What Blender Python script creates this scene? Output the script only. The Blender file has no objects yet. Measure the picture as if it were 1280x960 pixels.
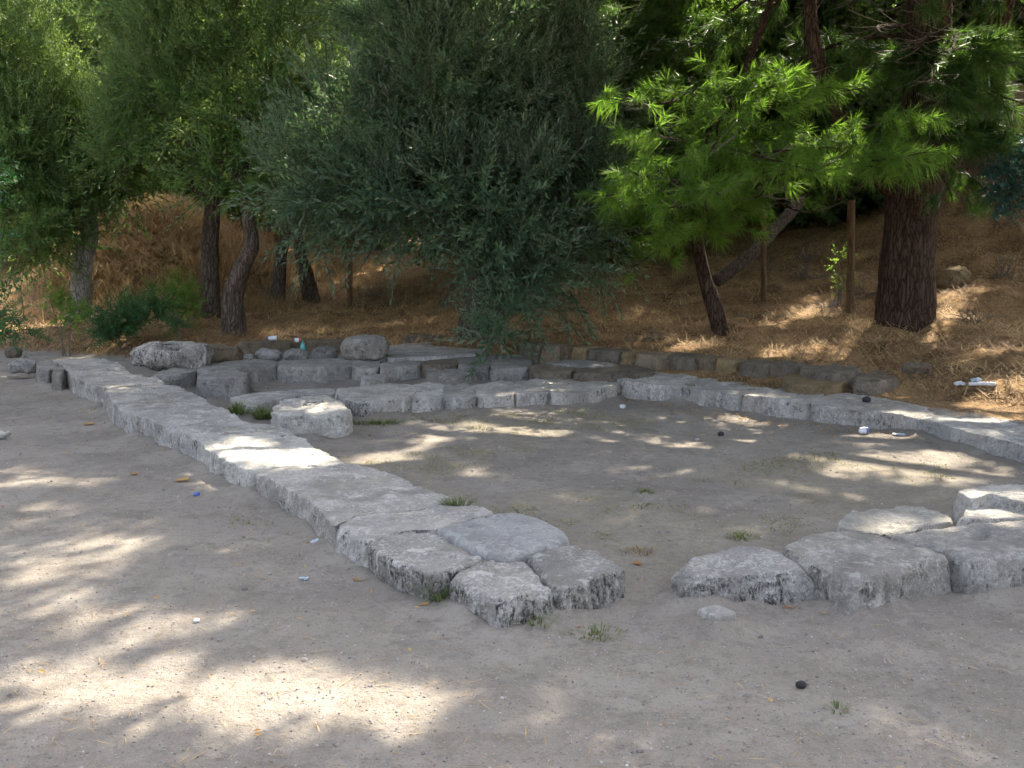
import bpy, math, random
import numpy as np
from mathutils import Vector, Matrix
R = math.radians
S = bpy.context.scene
COL = S.collection
rng = np.random.default_rng(7)
random.seed(7)

# ------------------------------------------------------------------ camera, sky, sun, exposure
PITCH, FPX, EYE = R(8.5), 1256.0, 1.6
cam = bpy.data.objects.new('camera', bpy.data.cameras.new('camera'))
COL.objects.link(cam)
cam.location = (0, 0, EYE)
cam.rotation_euler = (R(90) - PITCH, 0, 0)
cam.data.sensor_width = 36
cam.data.lens = FPX / 1280 * 36
cam.data.clip_end = 800
S.camera = cam
SUN_EL, SUN_AZ = R(46), R(30)
SUN = np.array([math.sin(SUN_AZ) * math.cos(SUN_EL), math.cos(SUN_AZ) * math.cos(SUN_EL), math.sin(SUN_EL)])
W = bpy.data.worlds.new('World'); S.world = W; W.use_nodes = True
wn = W.node_tree.nodes; wl = W.node_tree.links
bg = wn['Background']; sky = wn.new('ShaderNodeTexSky')
sky.sky_type = 'NISHITA'; sky.sun_disc = False
sky.sun_elevation = SUN_EL; sky.sun_rotation = SUN_AZ
sky.dust_density = 5.0; sky.air_density = .8
hsv = wn.new('ShaderNodeHueSaturation'); hsv.inputs['Saturation'].default_value = .6
wl.new(sky.outputs[0], hsv.inputs['Color']); wl.new(hsv.outputs[0], bg.inputs[0]); bg.inputs[1].default_value = 0.15
sl = bpy.data.lights.new('sun', 'SUN'); sl.energy = 4.0; sl.angle = R(0.5); sl.color = (1, .9, .74)
so = bpy.data.objects.new('sun', sl); COL.objects.link(so)
so.rotation_euler = Vector(SUN).to_track_quat('Z', 'Y').to_euler(); so.location = tuple(SUN * 60)
S.view_settings.view_transform = 'Standard'; S.view_settings.look = 'None'
S.view_settings.exposure = 2.1; S.view_settings.gamma = 1
S.view_settings.use_curve_mapping = False
S.cycles.max_bounces = 5; S.cycles.diffuse_bounces = 3; S.cycles.transmission_bounces = 4
S.cycles.adaptive_threshold = .03; S.cycles.use_denoising = True
S.cycles.sample_clamp_indirect = 4; S.cycles.sample_clamp_direct = 0

# ------------------------------------------------------------------ helpers: noise, measuring
def _h(ix, iy, iz, s):
    n = (ix.astype(np.int64) * 374761393 + iy.astype(np.int64) * 668265263 + iz.astype(np.int64) * 2147483647 + s * 1274126177) & 0xffffffff
    n = ((n ^ (n >> 13)) * 1274126177) & 0xffffffff
    n = ((n ^ (n >> 16)) * 2246822519) & 0xffffffff
    return ((n ^ (n >> 15)) & 0xffffff) / float(0xffffff) * 2 - 1
def vn(p, s=0):
    f = np.floor(p); t = p - f; t = t * t * (3 - 2 * t); i = f.astype(np.int64)
    r = 0
    for a in (0, 1):
        for b in (0, 1):
            for c in (0, 1):
                w = (t[:, 0] if a else 1 - t[:, 0]) * (t[:, 1] if b else 1 - t[:, 1]) * (t[:, 2] if c else 1 - t[:, 2])
                r = r + w * _h(i[:, 0] + a, i[:, 1] + b, i[:, 2] + c, s)
    return r
def fbm(p, s=0, o=3):
    r = 0; a = 1.0
    for k in range(o):
        r = r + a * vn(p * 2 ** k + k * 17.3, s + k * 31); a *= .5
    return r
def vec(p, s=0, o=2):
    return np.stack([fbm(p, s, o), fbm(p + 57.1, s + 5, o), fbm(p - 33.7, s + 9, o)], 1)
def ss(a, b, x):
    t = np.clip((x - a) / (b - a), 0, 1); return t * t * (3 - 2 * t)
def sdist(poly, x, y):
    """distance to an open line, positive on its left-hand side"""
    best = np.full(x.shape, 1e9); sign = np.ones(x.shape)
    for (ax, ay), (bx, by) in zip(poly[:-1], poly[1:]):
        dx, dy = bx - ax, by - ay
        t = np.clip(((x - ax) * dx + (y - ay) * dy) / (dx * dx + dy * dy), 0, 1)
        d = np.hypot(x - ax - t * dx, y - ay - t * dy)
        s = np.where(dx * (y - ay) - dy * (x - ax) >= 0, 1, -1)
        m = d < best - 1e-9
        best = np.where(m, d, best); sign = np.where(m, s, sign)
    return best * sign
TOE = [(-40, 18), (-9, 15.2), (-5, 13.3), (-3.3, 12.6), (-1.6, 12.6), (.1, 11.95), (1.9, 10.75), (2.6, 10.05), (3.6, 9.3), (5, 7.7), (8, 4.3), (30, -22)]
RWALL = [(1.15, 10.2), (1.75, 9.35), (2.6, 8.85), (3.35, 8.1), (4.0, 7.4), (6, 5.2), (25, -18)]
BACKROOM = [(-4.2, 11.0), (-3.3, 10.95), (-.3, 11.2), (1.1, 10.4)]
def hz(x, y):
    x = np.asarray(x, float); y = np.asarray(y, float)
    d = sdist(TOE, x, y)
    z = -.06 * ss(-1.5, -3.5, x) * ss(6, 9, y)
    z = z + .14 * ss(-.12, .12, sdist(RWALL, x, y)) * ss(.5, 1.2, x)
    z = z + .09 * ss(-.1, .1, sdist(BACKROOM, x, y)) * ss(1.2, .6, x) * ss(-4.2, -3.6, x) * ss(.6, .0, d)
    dp = np.maximum(d, 0)
    right = np.minimum(.26 + .08 * dp + .11 * np.maximum(dp - 4, 0) + .1 * np.maximum(dp - 7, 0), 2.3)
    left = .10 + .05 * dp + .09 * np.maximum(dp - 5, 0) 
    left = np.minimum(left, 2.2)
    m = ss(-2.2, .4, x)
    b = left * (1 - m) + right * m
    b = np.minimum(b, 9 + .0 * b)
    b = b + 1.75 * np.exp(-(((x + 7.1) / 2.0) ** 2 + ((y - 20.3) / 2.4) ** 2))
    b = b + .9 * np.exp(-(((x - 8.3) / 2.2) ** 2 + ((y - 17.2) / 1.6) ** 2))
    z = z + (b - z) * ss(-.12, .25, d)
    q = np.stack([x.ravel(), y.ravel(), 0 * x.ravel()], 1)
    near = (vn(q * 1.1, 3) * .014 + vn(q * 3.7, 4) * .007 + fbm(q * 8.3, 12, 2) * .0045).reshape(x.shape)
    rough = (vn(q * .8, 5) * .09 + vn(q * 2.3, 6) * .06 + vn(q * 5, 8) * .035).reshape(x.shape)
    return z + near + rough * ss(0, 1.2, d)
def hz1(x, y): return float(hz(np.array([x]), np.array([y]))[0])
def ray(px, py):
    u = (px - 640) / FPX; v = (py - 480) / FPX
    return np.array([u, math.cos(PITCH) - v * math.sin(PITCH), -math.sin(PITCH) - v * math.cos(PITCH)])
def on(px, py, z=0.0):                       # the point seen there at height z
    d = ray(px, py); t = (z - EYE) / d[2]; return np.array([d[0] * t, d[1] * t, z])
def far(px, py, y):                          # the point seen there at depth y
    d = ray(px, py); t = y / d[1]; return np.array([d[0] * t, y, EYE + d[2] * t])
def gnd(px, py):                             # the ground seen there
    d = ray(px, py); t = np.arange(2, 60, .02)
    m = EYE + d[2] * t < hz(d[0] * t, d[1] * t)
    k = int(np.argmax(m)) if m.any() else len(t) - 1
    return np.array([d[0] * t[k], d[1] * t[k], hz1(d[0] * t[k], d[1] * t[k])])
def stand(px, y): # ground point at depth y along that column
    x = (px - 640) / FPX * y * 1.0
    return np.array([x, y, hz1(x, y)])

# ------------------------------------------------------------------ helpers: objects
def tag(o, label=None, cat=None, group=None, kind=None):
    if label: o['label'] = label
    if cat: o['category'] = cat
    if group: o['group'] = group
    if kind: o['kind'] = kind
    return o
def mesh(name, V, F, mats, parent=None, smooth=True, mi=None, var=None, loc=None, uvar=None):
    """V (n,3); F array (m,k) or list of such arrays"""
    V = np.asarray(V, np.float32)
    if loc is not None: V = V - np.asarray(loc, np.float32)
    me = bpy.data.meshes.new(name)
    FL = [np.asarray(f, np.int32) for f in (F if isinstance(F, list) else [F]) if len(f)]
    tot = sum(len(f) for f in FL); nl = sum(f.size for f in FL)
    me.vertices.add(len(V)); me.vertices.foreach_set('co', V.ravel())
    me.loops.add(nl); me.polygons.add(tot)
    me.loops.foreach_set('vertex_index', np.concatenate([f.ravel() for f in FL]))
    cnt = np.concatenate([np.full(len(f), f.shape[1], np.int32) for f in FL])
    st = np.concatenate([[0], np.cumsum(cnt)[:-1]]).astype(np.int32)
    me.polygons.foreach_set('loop_start', st)
    me.polygons.foreach_set('use_smooth', np.full(tot, smooth))
    for m in (mats if isinstance(mats, (list, tuple)) else [mats]): me.materials.append(m)
    if mi is not None: me.polygons.foreach_set('material_index', np.asarray(mi, np.int32))
    if var is not None:
        a = me.attributes.new('tint', 'FLOAT', 'POINT'); a.data.foreach_set('value', np.asarray(var, np.float32))
    if uvar is not None:
        for k, v in uvar.items():
            a = me.attributes.new(k, 'FLOAT', 'POINT'); a.data.foreach_set('value', np.asarray(v, np.float32))
    me.update(calc_edges=True); me.validate()
    o = bpy.data.objects.new(name, me); COL.objects.link(o)
    if loc is not None and parent is None: o.location = tuple(float(c) for c in loc)
    if parent is not None: o.parent = parent
    return o
def empty(name, loc):
    o = bpy.data.objects.new(name, None); COL.objects.link(o)
    o.location = tuple(float(c) for c in loc); o.empty_display_size = .2
    return o
def child(name, V, F, mats, root, **k):
    """a part whose vertices are given in world space"""
    return mesh(name, np.asarray(V) - np.asarray(root.location), F, mats, parent=root, **k)
def frames(D, roll=None):
    """rotation matrices (n,3,3) whose third column is D"""
    D = D / np.linalg.norm(D, axis=1, keepdims=True)
    up = np.where(np.abs(D[:, 2:3]) > .95, [[1., 0, 0]], [[0., 0, 1]])
    X = np.cross(up, D); X /= np.linalg.norm(X, axis=1, keepdims=True); Y = np.cross(D, X)
    if roll is not None:
        c, s = np.cos(roll)[:, None], np.sin(roll)[:, None]
        X, Y = X * c + Y * s, Y * c - X * s
    return np.stack([X, Y, D], 2)
def spread(tv, tf, P, M, s):
    """copies of a template (tv,tf) -> vertices and faces"""
    n = len(P)
    V = np.einsum('nij,vj->nvi', M, tv) * np.asarray(s).reshape(n, 1, 1) + P[:, None, :]
    F = tf[None] + (np.arange(n) * len(tv))[:, None, None]
    return V.reshape(-1, 3), F.reshape(-1, tf.shape[1])
def tube(pts, rad, n=10, seed=0, rough=0.0, freq=6.0, cap=True):
    pts = np.asarray(pts, float); rad = np.asarray(rad, float)
    # smooth resample
    m = max(8, int(len(pts) * 6)); t = np.linspace(0, len(pts) - 1, m)
    P = np.stack([catmull(pts[:, k], t) for k in range(3)], 1); r = np.interp(t, np.arange(len(pts)), rad)
    T = np.gradient(P, axis=0); Mx = frames(T)
    # parallel-ish transport: fix the first frame
    X = Mx[0][:, 0]; Vs = []
    a = np.linspace(0, 2 * np.pi, n, endpoint=False)
    for i in range(m):
        d = T[i] / np.linalg.norm(T[i]); X = X - d * X.dot(d); X /= np.linalg.norm(X); Y = np.cross(d, X)
        ring = P[i] + r[i] * (np.cos(a)[:, None] * X + np.sin(a)[:, None] * Y)
        if rough:
            q = ring * freq; q[:, 2] *= .35
            k = 1 + rough * fbm(q, seed, 3)
            ring = P[i] + (ring - P[i]) * k[:, None]
        Vs.append(ring)
    V = np.concatenate(Vs); i, j = np.meshgrid(np.arange(m - 1), np.arange(n), indexing='ij'); j2 = (j + 1) % n
    F = np.stack([i * n + j, i * n + j2, (i + 1) * n + j2, (i + 1) * n + j], -1).reshape(-1, 4)
    if cap:
        V = np.concatenate([V, P[:1], P[-1:]]); a0, a1 = len(V) - 2, len(V) - 1; jj = np.arange(n); k2 = (jj + 1) % n
        F = [F, np.stack([k2, jj, np.full(n, a0)], 1), np.stack([(m - 1) * n + jj, (m - 1) * n + k2, np.full(n, a1)], 1)]
    else: F = [F]
    return V, F
def catmull(v, t):
    v = np.concatenate([[2 * v[0] - v[1]], v, [2 * v[-1] - v[-2]]]); i = np.clip(np.floor(t).astype(int), 0, len(v) - 4); f = t - i
    a, b, c, d = v[i], v[i + 1], v[i + 2], v[i + 3]
    return .5 * (2 * b + (c - a) * f + (2 * a - 5 * b + 4 * c - d) * f ** 2 + (3 * b - a - 3 * c + d) * f ** 3)
def join(parts):
    """[(V, [F...])...] -> one"""
    Vs, Fs, o = [], {}, 0
    for V, F in parts:
        for f in (F if isinstance(F, list) else [F]): Fs.setdefault(f.shape[1], []).append(f + o)
        Vs.append(V); o += len(V)
    return np.concatenate(Vs), [np.concatenate(v) for v in Fs.values()]

# ------------------------------------------------------------------ materials
class NT:
    def __init__(s, name):
        s.m = bpy.data.materials.new(name); s.m.use_nodes = True; s.t = s.m.node_tree
        s.b = s.t.nodes['Principled BSDF']; s.out = s.t.nodes['Material Output']
    def n(s, typ, ins=None, **k):
        nd = s.t.nodes.new('ShaderNode' + typ)
        for a, v in k.items(): setattr(nd, a, v)
        for a, v in (ins or {}).items():
            if isinstance(v, bpy.types.NodeSocket): s.t.links.new(v, nd.inputs[a])
            else: nd.inputs[a].default_value = v
        return nd
    def set(s, a, v):
        if isinstance(v, bpy.types.NodeSocket): s.t.links.new(v, s.b.inputs[a])
        else: s.b.inputs[a].default_value = v
    def coord(s, scale=(1, 1, 1), offset=True, kind='Object'):
        c = s.n('TexCoord').outputs[kind]
        if offset:
            oi = s.n('ObjectInfo').outputs['Random']; ml = s.n('Math', {0: oi, 1: 37.0}, operation='MULTIPLY').outputs[0]
            c = s.n('VectorMath', {0: c, 1: ml}, operation='ADD').outputs[0]
        return s.n('Mapping', {'Vector': c, 'Scale': scale}).outputs[0]
    def noise(s, v, scale, detail=4, rough=.6): return s.n('TexNoise', {'Vector': v, 'Scale': scale, 'Detail': detail, 'Roughness': rough}).outputs['Fac']
    def ramp(s, f, a, b): return s.n('MapRange', {'Value': f, 'From Min': a, 'From Max': b}, interpolation_type='SMOOTHSTEP').outputs[0]
    def mix(s, f, a, b, mode='MIX'):
        nd = s.n('Mix', data_type='RGBA', blend_type=mode)
        for i, v in ((0, f), (6, a), (7, b)):
            if isinstance(v, bpy.types.NodeSocket): s.t.links.new(v, nd.inputs[i])
            else: nd.inputs[i].default_value = (*v, 1) if isinstance(v, tuple) else v
        return nd.outputs[2]
    def mul(s, a, b): return s.n('Math', {0: a, 1: b}, operation='MULTIPLY').outputs[0]
    def attr(s, name): return s.n('Attribute', attribute_name=name).outputs['Fac']
    def bump(s, h, st, d): s.set('Normal', s.n('Bump', {'Height': h, 'Strength': st, 'Distance': d}).outputs[0])

def stone_mat(name, base, pale, dark, amt=.5, tint=None):
    a = NT(name); v = a.coord()
    st = a.coord((1, 1, .4))
    up = a.n('SeparateXYZ', {0: a.n('NewGeometry').outputs['True Normal']}).outputs[2]
    face = a.ramp(up, .93, .45)
    c = a.mix(a.ramp(a.noise(v, 4, 5), .35, .68), base, tuple(x * .70 for x in base))
    c = a.mix(a.mul(a.mul(a.ramp(a.noise(v, 44, 8, .8), .46, .60), a.ramp(a.noise(v, 4.7, 4, .6), .38, .6)), .75), c, pale)
    c = a.mix(a.mul(a.ramp(a.noise(v, 90, 6, .8), .54, .64), .6), c, tuple(x * .55 for x in base))
    # black lichen and runnels: most of it on the weathered faces, a little on the worn tops
    big = a.ramp(a.noise(v, 7, 5, .7), .56 - .14 * amt, .64 - .12 * amt)
    run = a.ramp(a.noise(st, 42, 7, .8), .44, .60)
    c = a.mix(a.mul(a.mul(a.mul(big, run), face), .97), c, dark)
    c = a.mix(a.mul(a.mul(a.ramp(a.noise(v, 19, 6, .75), .56, .64), face), .6), c, dark)
    c = a.mix(a.mul(a.mul(a.ramp(a.noise(st, 34, 7, .78), .55, .66), face), .7), c, pale)
    spot = a.mul(a.ramp(a.noise(v, 9, 6, .75), .60, .68), a.ramp(a.noise(v, 48, 5, .75), .42, .58))
    c = a.mix(a.mul(spot, .45), c, dark)
    c = a.mix(a.mul(a.ramp(a.noise(v, 85, 4, .75), .60, .68), .7), c, tuple(min(1, x * 1.15) for x in pale))
    c = a.mix(a.mul(a.ramp(a.noise(v, 2.3, 3), .5, .75), .35), c, tint or (.34, .29, .2))
    c = a.mix(a.mul(a.ramp(a.noise(v, 3.1, 7, .72), .52, .60), .55), c, tuple(x * .62 for x in base))
    c = a.mix(a.mul(a.ramp(a.noise(st, 7.3, 7, .75), .55, .62), .6), c, pale)
    rnd_ = a.n('ObjectInfo').outputs['Random']
    hs = a.n('HueSaturation', {'Color': c, 'Value': a.n('MapRange', {'Value': rnd_, 'To Min': .84, 'To Max': 1.12}).outputs[0], 'Saturation': a.n('MapRange', {'Value': a.n('Math', {0: a.mul(rnd_, 7.7)}, operation='FRACT').outputs[0], 'To Min': .75, 'To Max': 1.12}).outputs[0]})
    c = hs.outputs[0]
    a.set('Base Color', c); a.set('Roughness', .95); a.set('Specular IOR Level', .15)
    h = a.n('Math', {0: a.noise(v, 55, 6, .75), 1: a.mul(a.noise(v, 16, 5, .7), 2.0)}, operation='ADD').outputs[0]
    a.bump(h, .9, .02)
    return a.m
M = {}
M['lime'] = stone_mat('grey_limestone', (.44, .41, .368), (.68, .642, .585), (.07, .065, .06), .35)
M['slab'] = stone_mat('blue_grey_limestone', (.41, .40, .38), (.56, .545, .515), (.09, .09, .09), .3, (.36, .355, .34))
M['crust'] = stone_mat('white_lichened_limestone', (.41, .38, .338), (.76, .72, .665), (.04, .037, .033), 1.1)
M['white'] = stone_mat('pale_limestone', (.50, .47, .41), (.70, .67, .60), (.16, .14, .12), .2, (.44, .38, .3))
M['brown'] = stone_mat('brown_sandstone', (.19, .15, .105), (.27, .225, .165), (.07, .055, .04), .45, (.22, .15, .08))
M['ochre'] = stone_mat('ochre_sandstone', (.29, .215, .125), (.37, .295, .19), (.1, .08, .05), .35, (.33, .2, .08))
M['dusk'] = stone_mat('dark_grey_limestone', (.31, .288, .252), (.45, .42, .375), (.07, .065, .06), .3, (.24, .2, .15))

def leaf_mat(name, c1, c2, under=None, trans=(.1, .2, .04), tw=.35, rough=.5):
    a = NT(name); f = a.attr('tint')
    c = a.mix(f, c1, c2)
    if under: c = a.mix(a.n('NewGeometry').outputs['Backfacing'], c, under)
    a.set('Base Color', c); a.set('Roughness', rough); a.set('Specular IOR Level', .35)
    t = a.n('BsdfTranslucent', {'Color': a.mix(f, trans, tuple(min(1, x * 1.5) for x in trans))}).outputs[0]
    mx = a.n('MixShader', {0: tw}); a.t.links.new(a.b.outputs[0], mx.inputs[1]); a.t.links.new(t, mx.inputs[2])
    a.t.links.new(mx.outputs[0], a.out.inputs[0])
    return a.m
M['olive'] = leaf_mat('olive_leaf', (.044, .095, .055), (.155, .23, .13), (.21, .27, .19), (.14, .25, .08), .38)
M['olive_far'] = leaf_mat('olive_leaf_green', (.036, .105, .024), (.14, .24, .06), (.17, .25, .11), (.2, .3, .06), .38)
M['broad'] = leaf_mat('broad_leaf', (.05, .10, .025), (.10, .17, .03), None, (.25, .42, .05), .45)
M['dusk_leaf'] = leaf_mat('dark_belt_leaf', (.022, .055, .015), (.06, .115, .025), None, (.12, .22, .04), .35)
M['shrub'] = leaf_mat('dark_green_leaf', (.03, .075, .025), (.05, .12, .03), None, (.06, .2, .05), .35)
M['teal'] = leaf_mat('blue_green_leaf', (.025, .07, .055), (.04, .1, .075), None, (.03, .12, .08), .3)
M['needle'] = leaf_mat('pine_needle', (.055, .122, .018), (.125, .205, .035), None, (.23, .43, .04), .42, .6)
M['needle_dark'] = leaf_mat('dark_pine_needle', (.028, .065, .016), (.06, .12, .022), None, (.11, .22, .03), .35, .45)
M['grass'] = leaf_mat('green_grass', (.07, .12, .03), (.26, .23, .10), None, (.12, .22, .04), .3)
M['turf'] = leaf_mat('worn_turf', (.15, .16, .06), (.30, .26, .13), None, (.2, .22, .06), .25)
M['straw'] = leaf_mat('dry_grass_blade', (.16, .112, .052), (.36, .27, .135), None, (.32, .2, .08), .3, .7)
M['litter'] = leaf_mat('pine_litter', (.15, .08, .035), (.60, .41, .19), None, (.3, .17, .06), .1, .8)
M['rust'] = leaf_mat('dead_leaf', (.30, .13, .05), (.50, .33, .12), None, (.4, .2, .05), .25, .7)

def bark_mat(name, a1, a2, sc=9, zs=.22, dep=.03):
    a = NT(name); v = a.coord((1, 1, zs))
    wp = a.n('VectorMath', {0: v, 1: a.n('VectorMath', {0: a.n('TexNoise', {'Vector': v, 'Scale': sc * .8, 'Detail': 4}).outputs['Color'], 'Scale': .16}, operation='SCALE').outputs[0]}, operation='ADD').outputs[0]
    vo = a.n('TexVoronoi', {'Vector': wp, 'Scale': sc * 1.7}, feature='DISTANCE_TO_EDGE').outputs['Distance']
    nz = a.noise(v, sc * 1.4, 6, .7)
    c = a.mix(a.ramp(nz, .3, .7), a1, a2)
    c = a.mix(a.ramp(vo, .0, .09), tuple(x * .5 for x in a1), c)
    a.set('Base Color', c); a.set('Roughness', .95); a.set('Specular IOR Level', .1)
    h = a.n('Math', {0: a.ramp(vo, 0, .2), 1: nz}, operation='ADD').outputs[0]
    a.bump(h, .9, dep)
    return a.m
M['pbark'] = bark_mat('pine_bark', (.062, .040, .028), (.125, .085, .062), 12, .2, .04)
M['obark'] = bark_mat('olive_bark', (.10, .075, .055), (.20, .165, .13), 14, .2, .025)
M['wbark'] = bark_mat('pale_bark', (.22, .2, .17), (.40, .37, .33), 14, .25, .02)
M['wood'] = bark_mat('weathered_stake', (.14, .09, .05), (.24, .16, .09), 20, .08, .006)
M['green_twig'] = bark_mat('olive_twig', (.085, .09, .05), (.15, .15, .09), 30, .3, .003)
M['twig'] = bark_mat('grey_twig', (.16, .13, .10), (.26, .23, .19), 30, .3, .003)

# ground -----------------------------------------------------------
a = NT('packed_dirt'); v = a.coord(offset=False)
lit = a.attr('litter'); gr = a.attr('dry_turf')
c = a.mix(a.ramp(a.noise(v, .9, 5), .3, .7), (.292, .260, .218), (.225, .200, .170))
c = a.mix(a.mul(a.ramp(a.noise(v, 5, 5, .7), .45, .75), .5), c, (.28, .255, .226))
c = a.mix(a.mul(a.ramp(a.noise(v, 90, 2, .6), .60, .70), .5), c, (.36, .34, .31))
c = a.mix(a.mul(a.ramp(a.noise(v, 1.7, 6, .75), .48, .60), .7), c, (.325, .293, .25))
c = a.mix(a.mul(a.ramp(a.noise(v, 3.1, 7, .8), .52, .62), .45), c, (.165, .142, .118))
c = a.mix(a.mul(a.ramp(a.noise(v, 14, 6, .8), .5, .62), .45), c, (.165, .148, .13))
c = a.mix(a.mul(a.ramp(a.noise(v, 130, 2, .6), .62, .70), .7), c, (.10, .085, .07))
c = a.mix(a.mul(a.ramp(a.noise(v, 38, 3, .7), .60, .72), .5), c, (.17, .15, .13))
turf = a.mul(gr, a.ramp(a.noise(v, 30, 4, .75), .42, .62))
c = a.mix(a.mul(turf, .5), c, (.24, .21, .12))
sv = a.coord((1, 1, 1), offset=False)
w1 = a.noise(a.n('Mapping', {'Vector': sv, 'Scale': (1, .25, .5), 'Rotation': (0, 0, .6)}).outputs[0], 60, 5, .75)
w2 = a.noise(a.n('Mapping', {'Vector': sv, 'Scale': (.25, 1, .5), 'Rotation': (0, 0, -.3)}).outputs[0], 75, 5, .75)
l = a.mix(a.ramp(a.noise(v, 2.2, 6, .75), .36, .64), (.12, .07, .038), (.31, .195, .095))
l = a.mix(a.ramp(w1, .48, .66), l, (.48, .33, .16))
l = a.mix(a.ramp(w2, .52, .68), l, (.09, .052, .03))
edge = a.ramp(a.n('Math', {0: lit, 1: a.mul(a.n('Math', {0: a.noise(v, 6, 6, .75), 1: .5}, operation='SUBTRACT').outputs[0], 1.0)}, operation='ADD').outputs[0], .35, .65)
c = a.mix(edge, c, l)
a.set('Base Color', c); a.set('Roughness', .97); a.set('Specular IOR Level', .1)
h = a.n('Math', {0: a.noise(v, 70, 6, .75), 1: a.mul(w1, edge)}, operation='ADD').outputs[0]
h = a.n('Math', {0: h, 1: a.mul(a.noise(v, 11, 6, .7), 3.5)}, operation='ADD').outputs[0]
a.bump(h, .7, .012)
M['dirt'] = a.m
a = NT('gravel'); f = a.attr('tint')
a.set('Base Color', a.mix(f, (.15, .13, .115), (.46, .43, .40))); a.set('Roughness', .9)
M['pebble'] = a.m
def plain(name, col, rough=.6, alpha=None, trans=0):
    a = NT(name); v = a.coord()
    a.set('Base Color', a.mix(a.ramp(a.noise(v, 40, 4), .35, .7), col, tuple(x * .72 for x in col)))
    a.set('Roughness', rough); a.set('Transmission Weight', trans)
    return a.m

# ------------------------------------------------------------------ the ground
def axis(segs):
    out = [np.array([segs[0][0]])]
    for a0, b0, st in segs: out.append(np.linspace(a0, b0, max(1, int(round((b0 - a0) / st))) + 1)[1:])
    return np.concatenate(out)
xs = axis([(-260, -60, 25), (-60, -20, 4), (-20, -9, .6), (-9, -4, .075), (-4, 4, .04), (4, 8, .075), (8, 20, .5), (20, 60, 4), (60, 260, 25)])
ys = axis([(-260, -40, 25), (-40, -4, 3), (-4, 1.5, .4), (1.5, 7.6, .035), (7.6, 13, .07), (13, 22, .12), (22, 40, .6), (40, 80, 4), (80, 260, 25)])
X, Y = np.meshgrid(xs, ys, indexing='xy'); Z = hz(X, Y)
nx, ny = len(xs), len(ys); i, j = np.meshgrid(np.arange(ny - 1), np.arange(nx - 1), indexing='ij')
F = np.stack([i * nx + j, i * nx + j + 1, (i + 1) * nx + j + 1, (i + 1) * nx + j], -1).reshape(-1, 4)
gd = sdist(TOE, X, Y)
rw = sdist(RWALL, X, Y)
lit_a = np.maximum(ss(-.35, .25, gd), .55 * ss(-.05, .5, rw) * (X > 1) + .25 * ss(-.5, -.02, rw) * (X > 1) * (Y < 12))
pq = np.stack([X.ravel(), Y.ravel(), 0 * X.ravel()], 1)
turf_a = (ss(.05, .6, fbm(pq * .9, 40, 3)).reshape(X.shape)) * ss(4.2, 5.2, Y) * ss(9.5, 8.3, Y) * ss(-1.6, -.6, X)
g = mesh('ground', np.stack([X.ravel(), Y.ravel(), Z.ravel()], 1), F, M['dirt'], uvar={'litter': lit_a.ravel(), 'dry_turf': turf_a.ravel()})
tag(g, kind='structure')

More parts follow.
